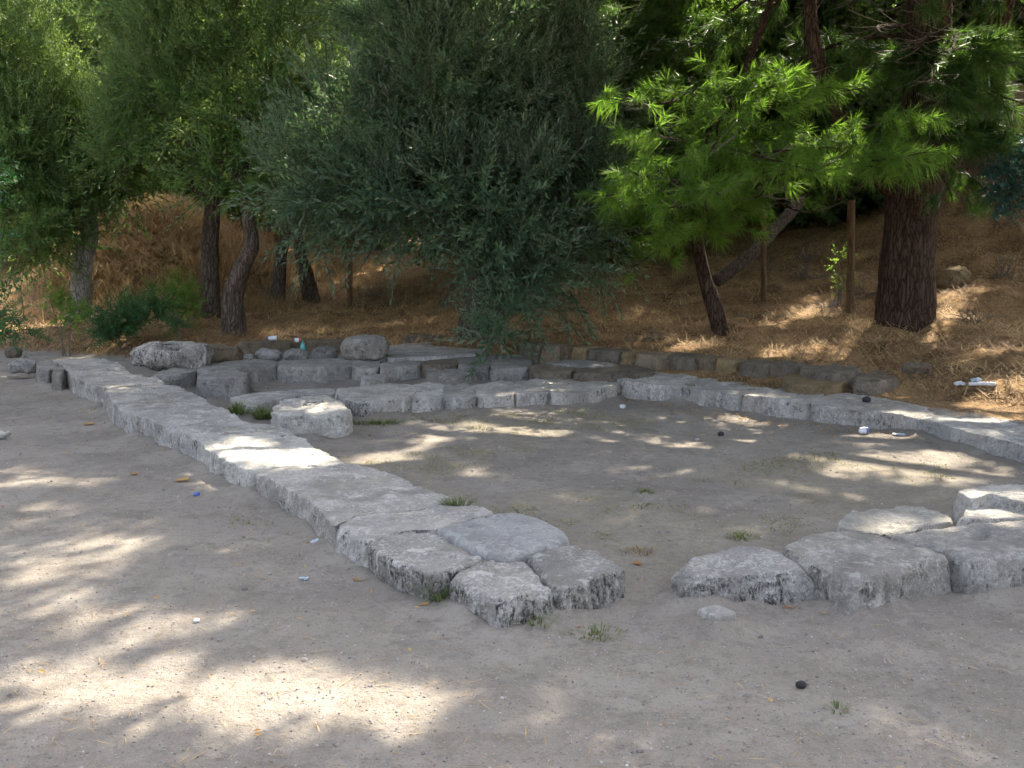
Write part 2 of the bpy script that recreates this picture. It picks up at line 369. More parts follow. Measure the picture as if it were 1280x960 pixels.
# ------------------------------------------------------------------ stones
def chaikin(p, n=1):
    for _ in range(n):
        q = np.roll(p, -1, 0); p = np.stack([.9 * p + .1 * q, .1 * p + .9 * q], 1).reshape(-1, 2)
    return p
ZS = .74
OUT = []                                      # stone outlines at the ground
def block(label, px, z, mat='lime', zb=None, cat='stone block', group=None, amp=1.0, name='stone_block', seed=[0], rnd=.014, lean=.14, shrink=-.006, stain=None):
    z = z * ZS; rnd = min(rnd, .3 * z)
    seed[0] += 1; sd = seed[0] * 13
    p = np.array([on(u, v, z)[:2] for u, v in px])
    area = .5 * np.sum(p[:, 0] * np.roll(p[:, 1], -1) - np.roll(p[:, 0], -1) * p[:, 1])
    if area < 0: p = p[::-1]
    p = chaikin(p, 1)
    c = p.mean(0); dist = np.hypot(*c)
    ds = max(.014, dist * .0036)
    q = np.vstack([p, p[:1]]); L = np.concatenate([[0], np.cumsum(np.hypot(*np.diff(q, axis=0).T))])
    n = int(np.clip(L[-1] / ds, 40, 260)); t = np.linspace(0, L[-1], n, endpoint=False)
    o = np.stack([np.interp(t, L, q[:, 0]), np.interp(t, L, q[:, 1])], 1)
    shrink = min(shrink, -.0012 * dist) if shrink < 0 else shrink
    rad = np.linalg.norm(o - c, axis=1, keepdims=True); o = c + (o - c) * (1 - shrink / rad); rad = rad - shrink
    if zb is None: zb = min(hz1(*c), float(hz(o[:, 0], o[:, 1]).min())) - .06
    OUT.append(np.column_stack([o, np.full(n, zb)]))
    rings = []
    ns = max(5, int((z - rnd - zb) / ds))
    for k in range(ns + 1):
        zz = zb + (z - rnd - zb) * k / ns
        rings.append((1 + lean * (z - zz) / rad.mean(), zz))
    for k in range(1, 5):
        th = k / 4 * math.pi / 2
        rings.append((None, th))
    V = []
    for s, zz in rings:
        if s is not None: V.append(np.column_stack([c + (o - c) * s, np.full(n, zz)]))
        else: V.append(np.column_stack([c + (o - c) * (1 - rnd * (1 - math.cos(zz)) / rad), np.full(n, z - rnd + rnd * math.sin(zz))]))
    nt = max(4, int(rad.mean() / ds)); last = V[-1]
    for k in range(1, nt):
        s = 1 - k / nt; V.append(np.column_stack([c + (last[:, :2] - c) * s, np.full(n, z)]))
    m = len(V); V = np.concatenate(V + [np.array([[c[0], c[1], z]])])
    i, j = np.meshgrid(np.arange(m - 1), np.arange(n), indexing='ij'); j2 = (j + 1) % n
    F = np.stack([i * n + j, i * n + j2, (i + 1) * n + j2, (i + 1) * n + j], -1).reshape(-1, 4)
    jj = np.arange(n); T = np.stack([(m - 1) * n + jj, (m - 1) * n + (jj + 1) % n, np.full(n, m * n)], 1)
    # weathering
    w = V.copy()
    d = vec(w * 3.4, 2, 2) * .013 * amp + vec(w * 12, 3, 2) * .0095 * amp + vec(w * 30, sd + 6, 3) * .0065 * amp
    q = w * np.array([22, 22, 5]); pit = np.maximum(0, fbm(q, sd + 11, 3) - .15) * .02 * amp
    out = np.column_stack([w[:, :2] - c, np.zeros(len(w))]); out /= np.linalg.norm(out, axis=1, keepdims=True) + 1e-6
    side = ss(z - .005, z - rnd, w[:, 2])
    tp = np.maximum(0, fbm(w * 9, sd + 15, 3) - .35) * .022 * amp
    sz = 1 - side
    d[:, :2] *= .9; d[:, 2] = d[:, 2] * .62 - tp * sz
    V = w + d - out * (pit * side)[:, None] + np.column_stack([0 * sz, 0 * sz, sz * fbm(w * 2.1, 20, 2) * .012 * amp])
    root = np.array([c[0], c[1], zb])
    uv = None
    if stain:
        uc, vc, r0 = stain; sc = on(uc, vc, z); rr = np.hypot((w[:, 0] - sc[0]), (w[:, 1] - sc[1]) * .9)
        rr = rr + fbm(w * 30, 77, 2) * .012
        uv = {'ring': np.exp(-((rr - r0) / .022) ** 2) * (w[:, 2] > z - .02)}
    ob = mesh(name, V, [F, T], M[mat] if isinstance(mat, str) else mat, loc=root, uvar=uv)
    return tag(ob, label, cat, group)

LW = 'blocks of the long left wall'
block('squared corner block at the near tip of the long left wall', [(565, 722), (590, 699), (630, 693), (658, 703), (693, 736), (622, 748)], .18, 'crust', group=LW, amp=1.25, rnd=.03)
block('short end block right of the near corner block, ending the long left wall', [(657, 697), (678, 684), (716, 678), (750, 690), (781, 711), (735, 722), (697, 735)], .19, 'crust', group=LW, amp=1.2, rnd=.03)
block('flat smooth blue grey slab inset on top of the near wall end', [(543, 660), (590, 647), (642, 639), (673, 647), (700, 658), (711, 671), (686, 681), (625, 695), (612, 692), (584, 679)], .215, 'slab', group=LW, amp=.5, rnd=.02, name='stone_slab', cat='stone slab')
block('undercut bulging block left of the smooth blue grey slab', [(461, 677), (500, 664), (541, 661), (566, 676), (606, 696), (580, 709), (540, 714), (488, 700)], .2, 'crust', group=LW, amp=1.2, rnd=.03, lean=-.03)
block('wide block reaching behind the smooth blue grey slab', [(421, 657), (450, 644), (500, 638), (545, 632), (596, 630), (618, 642), (597, 645), (543, 659), (500, 663), (461, 676)], .2, 'lime', group=LW)
block('wall block with the grass tuft at its right end', [(386, 627), (400, 620), (440, 615), (519, 606), (555, 618), (590, 629), (545, 631), (500, 637), (448, 643), (421, 656)], .19, 'lime', group=LW)
block('wall block just nearer than the sunlit one', [(311, 587), (345, 583), (385, 584), (432, 580), (470, 585), (521, 605), (440, 615), (400, 620), (387, 629), (350, 607)], .19, 'lime', group=LW, amp=1.1)
block('sunlit bright wall block in the middle of the long left wall', [(242, 548), (290, 538), (345, 537), (376, 546), (394, 560), (434, 580), (385, 583), (345, 584), (316, 590), (290, 579), (264, 564)], .2, 'white', group=LW, amp=1.1)
block('shaded wall block just beyond the sunlit one, beside the ring marked stone', [(164, 516), (190, 512), (225, 507), (262, 505), (283, 513), (305, 527), (345, 530), (376, 547), (300, 541), (246, 552), (222, 539), (190, 525)], .2, 'lime', group=LW, amp=1.1)
block('pale wall block with a stepped end beside the protruding dark block', [(130, 486), (160, 483), (214, 480), (245, 492), (264, 506), (225, 510), (190, 516), (170, 520), (147, 508)], .2, 'lime', group=LW, amp=1.1)
block('broad far end block of the long left wall', [(64, 450), (127, 446), (150, 453), (158, 462), (165, 473), (196, 469), (205, 479), (170, 480), (137, 484), (116, 481), (100, 473), (86, 464), (78, 456)], .2, 'lime', group=LW, amp=1.1)
block('small dark upright stone against the far end of the long left wall', [(45, 453), (62, 450), (70, 458), (60, 462), (48, 460)], .17, 'dusk', group=LW)
block('rounded bollard like stone at the far left wall face', [(66, 458), (78, 456), (82, 462), (76, 466), (67, 464)], .2, 'dusk', group=LW, rnd=.07)

FG = 'blocks of the near right wall'
block('low rough block left of the near right wall, beside the white chip', [(850, 703), (866, 692), (885, 687), (937, 682), (965, 684), (998, 698), (1013, 712), (975, 714), (920, 715), (885, 717), (860, 714)], .19, 'crust', group=FG, amp=1.3, rnd=.045, lean=.3)
block('large flat topped block with a sharp front corner in the near right wall', [(976, 685), (1010, 670), (1051, 661), (1112, 669), (1150, 680), (1187, 696), (1140, 706), (1095, 718), (1062, 722), (1025, 707), (998, 692)], .22, 'lime', group=FG, amp=1.0, rnd=.035)
block('long block running off the right picture edge in the near right wall', [(1114, 667), (1150, 656), (1200, 653), (1260, 646), (1345, 640), (1365, 690), (1285, 692), (1235, 702), (1208, 702), (1189, 694), (1151, 679)], .21, 'lime', group=FG, amp=1.2, rnd=.03)
block('low pale sunlit block behind the near right wall', [(1044, 657), (1068, 641), (1100, 634), (1140, 631), (1168, 638), (1193, 651), (1150, 655), (1112, 664), (1080, 663)], .17, 'white', group=FG, amp=1.2)
block('thin raised bright slab at the back of the near right wall', [(1196, 618), (1213, 609), (1290, 603), (1345, 606), (1345, 634), (1284, 630), (1240, 621), (1212, 625)], .30, 'white', group=FG, amp=1.2)
block('small dusty block in front of the thin raised bright slab', [(1198, 648), (1208, 634), (1240, 628), (1285, 634), (1340, 641), (1330, 647), (1250, 645)], .23, 'lime', group=FG, amp=.9)

FW = 'blocks of the courtyard far wall'
block('low worn kerb stone behind the ring marked stone', [(285, 497), (330, 490), (372, 487), (415, 485), (420, 492), (380, 494), (345, 500), (318, 508), (300, 506)], .1, 'lime', group=FW)
block('rough dark ended block right of the ring marked stone', [(420, 490), (436, 487), (452, 493), (468, 500), (450, 503), (437, 499)], .19, 'crust', group=FW)
block('long pale block of the courtyard far wall with a straight face', [(420, 486), (470, 481), (510, 480), (530, 484), (512, 497), (465, 501), (440, 495)], .2, 'lime', group=FW)
block('knobbly middle block of the courtyard far wall', [(510, 482), (532, 479), (553, 478), (560, 496), (511, 499)], .18, 'lime', group=FW, amp=1.2)
block('overhanging undercut block of the courtyard far wall', [(553, 481), (580, 478), (593, 479), (593, 497), (555, 497)], .19, 'lime', group=FW, amp=1.2, lean=-.07)
block('squat block with a curling lichen mark in the courtyard far wall', [(592, 479), (620, 477), (641, 477), (643, 494), (593, 496)], .18, 'lime', group=FW, amp=1.1)
block('dark pitted block below the hanging olive branches', [(641, 477), (668, 474), (684, 474), (686, 492), (643, 494)], .18, 'lime', group=FW, amp=1.1)
block('longest block, in the corner of the courtyard far wall', [(684, 474), (720, 471), (766, 468), (778, 476), (768, 485), (730, 491), (686, 492)], .17, 'lime', group=FW, amp=.9)

RW = 'blocks of the courtyard right wall'
block('corner block where the right courtyard wall begins', [(767, 469), (800, 463), (850, 466), (872, 472), (853, 483), (800, 478), (777, 476)], .22, 'lime', group=RW)
block('right wall block with the sunlit rim', [(853, 483), (872, 473), (907, 476), (952, 484), (926, 494), (880, 489)], .22, 'lime', group=RW, amp=1.2)
block('right wall block with a cracked middle, left of the pine cone block', [(927, 494), (953, 484), (1000, 486), (1032, 493), (1012, 505), (960, 499)], .22, 'lime', group=RW, amp=1.1)
block('long right wall block carrying the dark pine cone', [(1012, 505), (1034, 493), (1065, 491), (1120, 501), (1178, 514), (1146, 521), (1100, 514)], .22, 'lime', group=RW)
block('smooth straight block ending the right wall at the picture edge', [(1144, 521), (1166, 515), (1207, 514), (1290, 533), (1350, 550), (1330, 572), (1280, 556), (1220, 541)], .21, 'slab', group=RW, amp=.8)

BW = 'blocks of the back room wall'
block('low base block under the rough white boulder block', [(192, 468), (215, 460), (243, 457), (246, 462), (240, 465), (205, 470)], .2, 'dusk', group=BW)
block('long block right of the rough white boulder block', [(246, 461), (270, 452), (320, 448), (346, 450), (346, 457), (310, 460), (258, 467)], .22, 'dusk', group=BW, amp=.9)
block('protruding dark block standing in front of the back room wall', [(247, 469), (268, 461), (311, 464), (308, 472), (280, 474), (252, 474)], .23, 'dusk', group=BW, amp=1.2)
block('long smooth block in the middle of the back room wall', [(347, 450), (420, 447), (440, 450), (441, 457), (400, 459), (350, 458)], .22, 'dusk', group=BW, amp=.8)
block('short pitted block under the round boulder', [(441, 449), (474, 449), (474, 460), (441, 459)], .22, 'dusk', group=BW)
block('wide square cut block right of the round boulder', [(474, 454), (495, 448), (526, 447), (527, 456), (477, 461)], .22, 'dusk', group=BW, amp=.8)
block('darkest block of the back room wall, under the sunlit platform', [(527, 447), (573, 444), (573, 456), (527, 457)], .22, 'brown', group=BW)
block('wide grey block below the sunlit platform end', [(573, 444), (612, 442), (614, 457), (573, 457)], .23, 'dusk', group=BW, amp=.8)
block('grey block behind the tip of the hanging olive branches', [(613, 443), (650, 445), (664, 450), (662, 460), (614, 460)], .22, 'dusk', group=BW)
block('low oblong stone lying in front of the back room wall', [(532, 460), (560, 455), (592, 457), (598, 464), (566, 467), (536, 466)], .16, 'dusk', group='loose stones in the back room')
block('small loose stone on the far wall top', [(454, 472), (464, 468), (482, 469), (481, 474), (460, 477)], .17, 'lime', group='loose stones in the back room')
block('flat platform slab streaked with sunlight behind the round boulder', [(484, 432), (540, 427), (592, 429), (606, 437), (600, 443), (540, 445), (486, 448)], .27, 'lime', amp=.4, name='stone_slab', cat='stone slab')
GS = 'low stones before the yellow kerb'
block('mossy low stone at the left of the stones before the kerb', [(664, 457), (690, 454), (717, 457), (716, 463), (668, 464)], .28, 'brown', group=GS)
block('long mossy flat stone before the yellow kerb', [(717, 460), (760, 455), (800, 457), (818, 463), (790, 468), (722, 466)], .28, 'brown', group=GS, amp=.8)
block('streaked flat stone behind the long mossy one before the kerb', [(680, 452), (712, 449), (770, 454), (765, 456), (720, 457)], .3, 'dusk', group=GS, amp=.8)

KB = 'kerb blocks at the foot of the bank'
kerb = [(650, 663, 427, 443, 'brown', 'brown kerb block half hidden by the olive branches'), (664, 676, 428, 445, 'brown', 'narrow brown kerb block beside the olive branches'),
        (677, 696, 430, 447, 'ochre', 'brightest ochre kerb block'), (697, 713, 431, 449, 'brown', 'kerb block with a dark notch, right of the ochre one'),
        (714, 732, 433, 451, 'ochre', 'squarish kerb block, second right of the brightest ochre one'), (733, 773, 435, 453, 'brown', 'longest dark kerb block at the foot of the bank'),
        (775, 792, 439, 456, 'ochre', 'short ochre kerb block right of the longest one'), (793, 824, 441, 460, 'ochre', 'smooth kerb block under the sunlit needles'),
        (825, 866, 442, 465, 'brown', 'shaded kerb block below the leaning young pine'), (867, 893, 444, 467, 'brown', 'dark kerb block right of the young pine'),
        (894, 922, 446, 467, 'ochre', 'kerb block with the sunlit upper corner'), (923, 958, 450, 475, 'brown', 'thick kerb block before the right end stones'), (959, 1002, 452, 474, 'brown', 'tilted kerb block beside the right end stone')]
for x0, x1, yt, yb, mt, lb in kerb:
    z = .435 if x1 < 860 else .425
    a0, a1 = on(x0 + 1, yt + 1.5, z), on(x1 - 1, yt + 2 + (x1 - x0) * .07, z)
    d = (a1 - a0)[:2]; nrm = np.array([-d[1], d[0]]) / np.hypot(*d) * .30
    def pxof(p):
        q = p - np.array([0, 0, EYE]); dep = q[1] * math.cos(PITCH) - q[2] * math.sin(PITCH); up = q[1] * math.sin(PITCH) + q[2] * math.cos(PITCH)
        return (640 + FPX * q[0] / dep, 480 - FPX * up / dep)
    pts = [a0, a1, a1 + np.array([*nrm, 0]), a0 + np.array([*nrm, 0])]
    block(lb, [pxof(p) for p in pts], z, mt, group=KB, amp=.8, zb=.05, name='kerb_block', cat='kerb block', rnd=.03)
def pxof(p):
    q = np.asarray(p, float) - np.array([0, 0, EYE]); dep = q[..., 1] * math.cos(PITCH) - q[..., 2] * math.sin(PITCH); up = q[..., 1] * math.sin(PITCH) + q[..., 2] * math.cos(PITCH)
    return 640 + FPX * q[..., 0] / dep, 480 - FPX * up / dep
block('large flat end stone of the kerb, dull grey brown', [(1062, 471), (1085, 462), (1118, 464), (1124, 472), (1100, 478), (1070, 478)], .36, 'brown', group=KB, name='kerb_block', cat='kerb block', rnd=.06)
block('flat kerb stone just left of the large end stone', [(1002, 456), (1040, 455), (1075, 459), (1062, 467), (1020, 466), (1004, 463)], .42, 'brown', group=KB, name='kerb_block', cat='kerb block')
block('broken ochre stone in front of the kerb end', [(982, 471), (1010, 465), (1045, 467), (1058, 474), (1050, 481), (1010, 482), (985, 478)], .33, 'ochre', group=KB, name='kerb_block', cat='kerb block', amp=1.3)

# the stone with the charred ring on its top
a = NT('ring_marked_limestone'); src = M['white']
M['ringed'] = src.copy(); nt = M['ringed'].node_tree; b = nt.nodes['Principled BSDF']
old = b.inputs['Base Color'].links[0].from_socket
mx = nt.nodes.new('ShaderNodeMix'); mx.data_type = 'RGBA'; at = nt.nodes.new('ShaderNodeAttribute'); at.attribute_name = 'ring'
nt.links.new(at.outputs['Fac'], mx.inputs[0]); nt.links.new(old, mx.inputs[6]); mx.inputs[7].default_value = (.07, .08, .09, 1); nt.links.new(mx.outputs[2], b.inputs['Base Color'])
block('pale block with a sooty ring mark on its sunlit top', [(338, 513), (362, 495), (416, 492), (439, 513), (432, 517), (360, 519)], .26, 'ringed', rnd=.03, amp=1.8, stain=(393, 504, .065), lean=.1)
block('thin white stone chip lying on the dirt before the low rough block', [(872, 761), (895, 755), (920, 765), (896, 772)], .085, 'white', zb=-.0, name='stone_chip', cat='stone chip', amp=.15, rnd=.01)

def ico(sub):
    import bmesh
    bm = bmesh.new(); bmesh.ops.create_icosphere(bm, subdivisions=sub, radius=1)
    V = np.array([v.co[:] for v in bm.verts]); F = np.array([[v.index for v in f.verts] for f in bm.faces]); bm.free(); return V, F
ICO5, ICO4, ICO1 = ico(5), ico(4), ico(1)
def rock(label, x0, x1, ytop, ybot, zb, mat, depth=.6, sq=.5, amp=1.0, name='boulder', cat='boulder', group=None, seed=[0], rot=0):
    seed[0] += 1; sd = 900 + seed[0] * 7
    p0 = on((x0 + x1) / 2, ybot, zb); y = p0[1]
    w = (x1 - x0) / FPX * y * 1.01; hgt = (ybot - ytop) / FPX * y * 1.03
    V, F = ICO5
    U = np.sign(V) * np.abs(V) ** sq; U = U / np.maximum(np.linalg.norm(U, axis=1, keepdims=True) ** .2, 1e-6)
    U = U / np.abs(U).max(0)
    dd = w * depth
    P = U * np.array([w / 2, dd / 2, hgt / 2])
    P = P + vec(P * (3 / w), sd, 2) * .07 * w * amp + vec(P * (12 / w), sd + 2, 3) * .026 * w * amp
    c, s = math.cos(rot), math.sin(rot); P[:, :2] = np.stack([P[:, 0] * c - P[:, 1] * s, P[:, 0] * s + P[:, 1] * c], 1)
    P += np.array([p0[0], y + dd / 2, zb + hgt / 2 - .01])
    o = mesh(name, P, F, M[mat], loc=(p0[0], y + dd / 2, zb)); return tag(o, label, cat, group)
rock('rough white boulder block with deep pits on the back room wall', 160, 257, 430, 466, .1, 'crust', .5, .3, .8)
rock('ochre stone lit by the sun behind the rough white boulder block', 250, 298, 432, 456, .1, 'ochre', .6, .4)
rock('round grey boulder standing on the back room wall', 424, 484, 421, 453, .15, 'dusk', .75, .6, .6)
rock('low grey boulder at the left edge of the picture', 8, 44, 450, 467, 0, 'dusk', .6, .6)
rock('small brown boulder behind the low grey one at the left', 4, 24, 433, 447, .1, 'brown', .7, .7)
RB = 'rubble behind the back room wall'
rock('pointed rubble stone in the middle behind the back room wall', 318, 350, 437, 452, .1, 'dusk', .7, .8, name='rubble_stone', cat='stone', group=RB)
rock('small pale rubble stone nearest the ochre stone', 299, 316, 443, 452, .1, 'lime', .7, .8, name='rubble_stone', cat='stone', group=RB)
rock('flat rubble stone below the turquoise bottle', 352, 384, 438, 453, .1, 'dusk', .7, .7, name='rubble_stone', cat='stone', group=RB)
rock('square rubble stone left of the round boulder', 388, 420, 435, 453, .1, 'dusk', .7, .5, name='rubble_stone', cat='stone', group=RB)
for lb, x0, x1, yt in [('dark long kerb stone behind the rubble, under the white cup', 297, 362, 429), ('dark kerb stone left of the round boulder', 363, 428, 427), ('low dark kerb stone behind the sunlit platform', 505, 582, 421)]:
    z = .35; q0, q1 = on(x0, yt, z), on(x1, yt - 1, z); k = np.array([0, .3, 0])
    block(lb, [pxof(q0), pxof(q1), pxof(q1 + k), pxof(q0 + k)], z, 'brown', zb=.0, group='dark kerb stones behind the back room', name='kerb_block', cat='kerb block', amp=.9)
# soil and dust banked against the stone feet
from mathutils import kdtree
OP = np.concatenate(OUT); kd = kdtree.KDTree(len(OP))
for k, q in enumerate(OP): kd.insert((q[0], q[1], 0), k)
kd.balance()
gv = np.empty(len(g.data.vertices) * 3, np.float32); g.data.vertices.foreach_get('co', gv); gv = gv.reshape(-1, 3)
sel = np.where((np.abs(gv[:, 0]) < 7.5) & (gv[:, 1] > 2) & (gv[:, 1] < 13))[0]
dist_ = np.array([kd.find((float(gv[k, 0]), float(gv[k, 1]), 0))[2] for k in sel])
gv[sel, 2] += (.032 * np.exp(-(dist_ / .075) ** 2) * (1 + .9 * fbm(gv[sel].astype(float) * 5, 88, 2)))
g.data.vertices.foreach_set('co', gv.ravel()); g.data.update()
# rocks on the bank
def bank_rock(lb, px, y, w, h, d, mat, sq=.5, zoff=0, rot=0):
    x = (px - 640) / FPX * y; z = hz1(x, y) + zoff
    V, F = ICO5; U = np.sign(V) * np.abs(V) ** sq; U = U / np.abs(U).max(0); P = U * np.array([w / 2, d / 2, h / 2])
    sd = int(px); P = P + vec(P * (2.5 / w), sd, 2) * .09 * w + vec(P * (10 / w), sd + 2, 3) * .025 * w
    c, s = math.cos(rot), math.sin(rot); P[:, :2] = np.stack([P[:, 0] * c - P[:, 1] * s, P[:, 0] * s + P[:, 1] * c], 1)
    o = mesh('boulder', P + np.array([x, y, z + h * .3]), F, M[mat], loc=(x, y, z)); tag(o, lb, 'boulder', 'boulders on the right bank')
bank_rock('ochre sunlit boulder right of the big pine trunk', 1188, 14.6, .5, .28, .4, 'ochre', .6)
bank_rock('large brown rounded boulder high on the right bank', 1245, 16.6, 1.2, 1.15, .9, 'brown', .55, .15)
bank_rock('flat boulder with a sunlit top behind the big brown one', 1222, 17.4, 1.4, 1.5, .9, 'brown', .5, .25, .3)
bank_rock('brown boulder seen just right of the pine trunk, in shade', 1172, 17.6, 1.1, 1.3, .8, 'brown', .5, .1)
bank_rock('low mossy stone under the big pine on the needles', 1152, 9.6, .28, .12, .2, 'brown', .7)

# ------------------------------------------------------------------ gaps cut into the crowns so the sun reaches chosen spots
GAPS = []
def gap(px, py, rx, ry, z=None):
    if z is None: z = gnd(px, py)[2]
    GAPS.append((px, py, rx, ry, z))
for q in [(150, 785, 105, 26), (55, 770, 60, 22), (15, 735, 90, 12), (20, 595, 55, 13), (295, 692, 42, 7), (120, 690, 30, 6), (430, 862, 150, 22), (300, 880, 100, 15), (20, 905, 60, 30), (230, 925, 120, 20), (480, 900, 80, 15), (110, 850, 120, 12),
          (650, 935, 60, 22), (820, 925, 50, 10), (1180, 935, 80, 14), (240, 600, 25, 4), (150, 680, 40, 5), (70, 602, 40, 5)]: gap(*q, 0)
for q in [(420, 935, 110, 14), (330, 838, 90, 8), (560, 872, 70, 9), (120, 900, 120, 12), (40, 640, 60, 8), (250, 730, 40, 5)]: gap(*q, 0)
for q in [(1120, 583, 95, 18), (1060, 612, 40, 6), (835, 590, 50, 6), (930, 575, 40, 4), (820, 648, 45, 8), (480, 578, 75, 7), (600, 595, 40, 4), (520, 556, 40, 4), (645, 625, 25, 4), (1180, 606, 60, 6), (930, 672, 20, 6), (950, 590, 40, 4)]: gap(*q, 0)
for q in [(330, 560, 100, 16, .2), (290, 546, 50, 5, .2), (390, 503, 46, 9, .23), (1120, 645, 66, 13, .2), (1245, 615, 60, 12, .28), (545, 433, 64, 4, .27), (480, 625, 30, 4, .2), (905, 487, 35, 3, .22), (960, 488, 40, 3, .22), (1040, 495, 30, 4, .22), (750, 474, 25, 2, .2), (205, 436, 40, 6, .4), (272, 438, 22, 6, .35), (1165, 512, 60, 4, .22), (770, 515, 60, 3, 0), (860, 510, 40, 3, .05), (1215, 517, 60, 5, .22)]: gap(*q)
for q in [(850, 425, 55, 5), (985, 437, 40, 4), (960, 405, 40, 4), (1020, 386, 40, 5), (1195, 345, 35, 7), (1225, 378, 30, 5), (1250, 436, 20, 5), (1060, 440, 40, 3), (1240, 500, 50, 5), (1120, 498, 40, 2), (400, 380, 40, 5), (405, 408, 55, 5), (450, 398, 30, 3), (530, 392, 50, 4), (470, 345, 25, 14), (375, 335, 30, 18), (120, 437, 45, 3), (110, 395, 30, 5), (30, 410, 30, 5), (350, 415, 50, 3), (600, 385, 30, 5), (1190, 325, 20, 8)]: gap(*q)
NHARD = len(GAPS)
# chosen spots where the crowns are only partly cut, for small flecks of light
for q in [(290, 890, 330, 65, 0), (1160, 930, 150, 26, 0), (60, 690, 130, 55, 0), (820, 610, 210, 40, 0), (1150, 590, 130, 28, 0), (500, 575, 120, 25, 0), (250, 470, 150, 16, .15), (700, 920, 120, 30, 0)]: GAPS.append(q)
for q in [(1000, 420, 200, 40), (1200, 400, 110, 80), (450, 390, 160, 30), (215, 310, 110, 50)]: gap(*q)
NSOFT = len(GAPS)
FTH = [-.25, .05, -.08, .45, .18, .4, .15, -.05, .12, .08, .18, .6]
# young pine sprays and olive tips kept sunlit by cutting leaves toward the sun
SPOTS = [(far(u, v, y), q) for u, v, y, q in [(758, 122, 10.6, .45), (800, 175, 10.4, .5), (815, 165, 10.6, .4), (860, 170, 10.4, .5), (910, 200, 10, .5), (960, 190, 10.1, .5), (1010, 170, 9.9, .5), (1060, 130, 10.2, .5), (1150, 185, 10, .45), (1110, 200, 10.2, .4), (980, 95, 10.4, .45), (770, 235, 10.7, .4), (1050, 220, 10.0, .4), (880, 250, 10, .35), (720, 30, 13.6, .6), (880, 60, 13, .5),
          (400, 130, 12.2, .5), (450, 90, 12.2, .6), (520, 40, 12.4, .6), (370, 200, 12.4, .4), (600, 60, 12.2, .5), (730, 110, 12.6, .35), (120, 100, 15.6, .8), (200, 50, 15.8, .9), (60, 70, 15.4, .8), (300, 60, 14.3, .7), (20, 30, 15, .8), (245, 110, 15, .5), (160, 20, 15.8, .9), (420, 30, 18, .8), (235, 235, 23, 1.0), (210, 260, 22, .8), (900, 50, 18.5, .9), (60, 130, 15.3, .7), (160, 130, 15.5, .7), (260, 170, 14.2, .5), (330, 130, 14, .5), (410, 240, 12.2, .35), (470, 170, 12, .45), (560, 130, 11.7, .45), (380, 90, 17.5, .8), (300, 10, 14.5, .8), (100, 40, 15.8, .9), (10, 190, 15, .6), (0, 240, 10.5, .4), (460, 290, 19.5, .5), (106, 340, 15.5, .4), (-10, 60, 15, .9), (30, 120, 15, .7), (230, 250, 21.5, .7), (180, 280, 19.8, .6), (240, 300, 20, .35)]]
GA = np.array(GAPS)
def in_gap(C, rad, seed=0):
    """True where a clump at C (radius rad) would shade one of the gaps"""
    bad = np.zeros(len(C), bool)
    jit = 1 + .45 * np.clip(fbm(C * .9, 500 + seed, 2), -1, 1)
    fl = fbm(C * 1.15, 540, 2)
    for gi, (px, py, rx, ry, z) in enumerate(GAPS):
        k = (C[:, 2] - z) / SUN[2]; Q = C - k[:, None] * SUN
        ok = (k > .4) & (Q[:, 1] > 1.2)
        Q[:, 1] = np.maximum(Q[:, 1], 1.2)
        u, v = pxof(Q); dep = Q[:, 1]
        mx = rad * .2 * FPX / dep; my = rad * .2 * FPX / dep * np.clip((EYE - z) / dep, .08, 1)
        bad |= ok & (((u - px) / (rx * jit + mx)) ** 2 + ((v - py) / (ry * jit + my)) ** 2 < 1) & (fl > FTH[gi - NHARD] if NHARD <= gi < NSOFT else True)
    for c, q in SPOTS:
        w = C - c; k = w @ SUN; d2 = (w ** 2).sum(1) - k ** 2
        bad |= (k > .7) & (d2 < (q * jit) ** 2)
    return bad

# ------------------------------------------------------------------ foliage templates
def leafy_shoot(seed, nodes=14, ll=.12, lw=.028, ang=50, curve=.12, alt=False, per=2):
    r = np.random.default_rng(seed); V = []; F = []
    for k in range(nodes):
        t = (k + .6) / nodes; ax = np.array([curve * t * t, 0, t])
        for s in range(per):
            phi = (k * 90 + s * 180 + r.uniform(-25, 25)) if not alt else (k * 137.5 + s * 120)
            phi = math.radians(phi); a_ = math.radians(ang * (1.15 - .45 * t) + r.uniform(-12, 12))
            L = ll * (1 - .45 * t * t) * r.uniform(.8, 1.15)
            d = np.array([math.sin(a_) * math.cos(phi), math.sin(a_) * math.sin(phi), math.cos(a_)])
            side = np.cross(d, [0, 0, 1.0]); side /= np.linalg.norm(side) + 1e-9
            tw = r.uniform(-.8, .8); nrm = np.cross(side, d); side = side * math.cos(tw) + nrm * math.sin(tw)
            wv = lw * L / ll; o = len(V)
            V += [ax, ax + d * L * .5 + side * wv, ax + d * L, ax + d * L * .5 - side * wv]; F.append([o, o + 1, o + 2, o + 3])
    nleaf = len(F)
    # stem
    o = len(V); w = .006
    for t in (0, .5, 1): c = np.array([curve * t * t, 0, t]); V += [c + [w, 0, 0], c - [w, 0, 0]]
    F += [[o, o + 1, o + 3, o + 2], [o + 2, o + 3, o + 5, o + 4]]
    return np.array(V), np.array(F), np.array([0] * nleaf + [1, 1])
OL = [leafy_shoot(s, 12, .17, .021, 46, c) for s, c in ((1, .1), (2, .25), (3, -.1))]
BR = [leafy_shoot(s, 8, .24, .075, 65, c, True, 2) for s, c in ((4, .1), (5, .3))]
FEA = [leafy_shoot(s, 16, .2, .03, 70, c) for s, c in ((7, .35), (8, .2))]

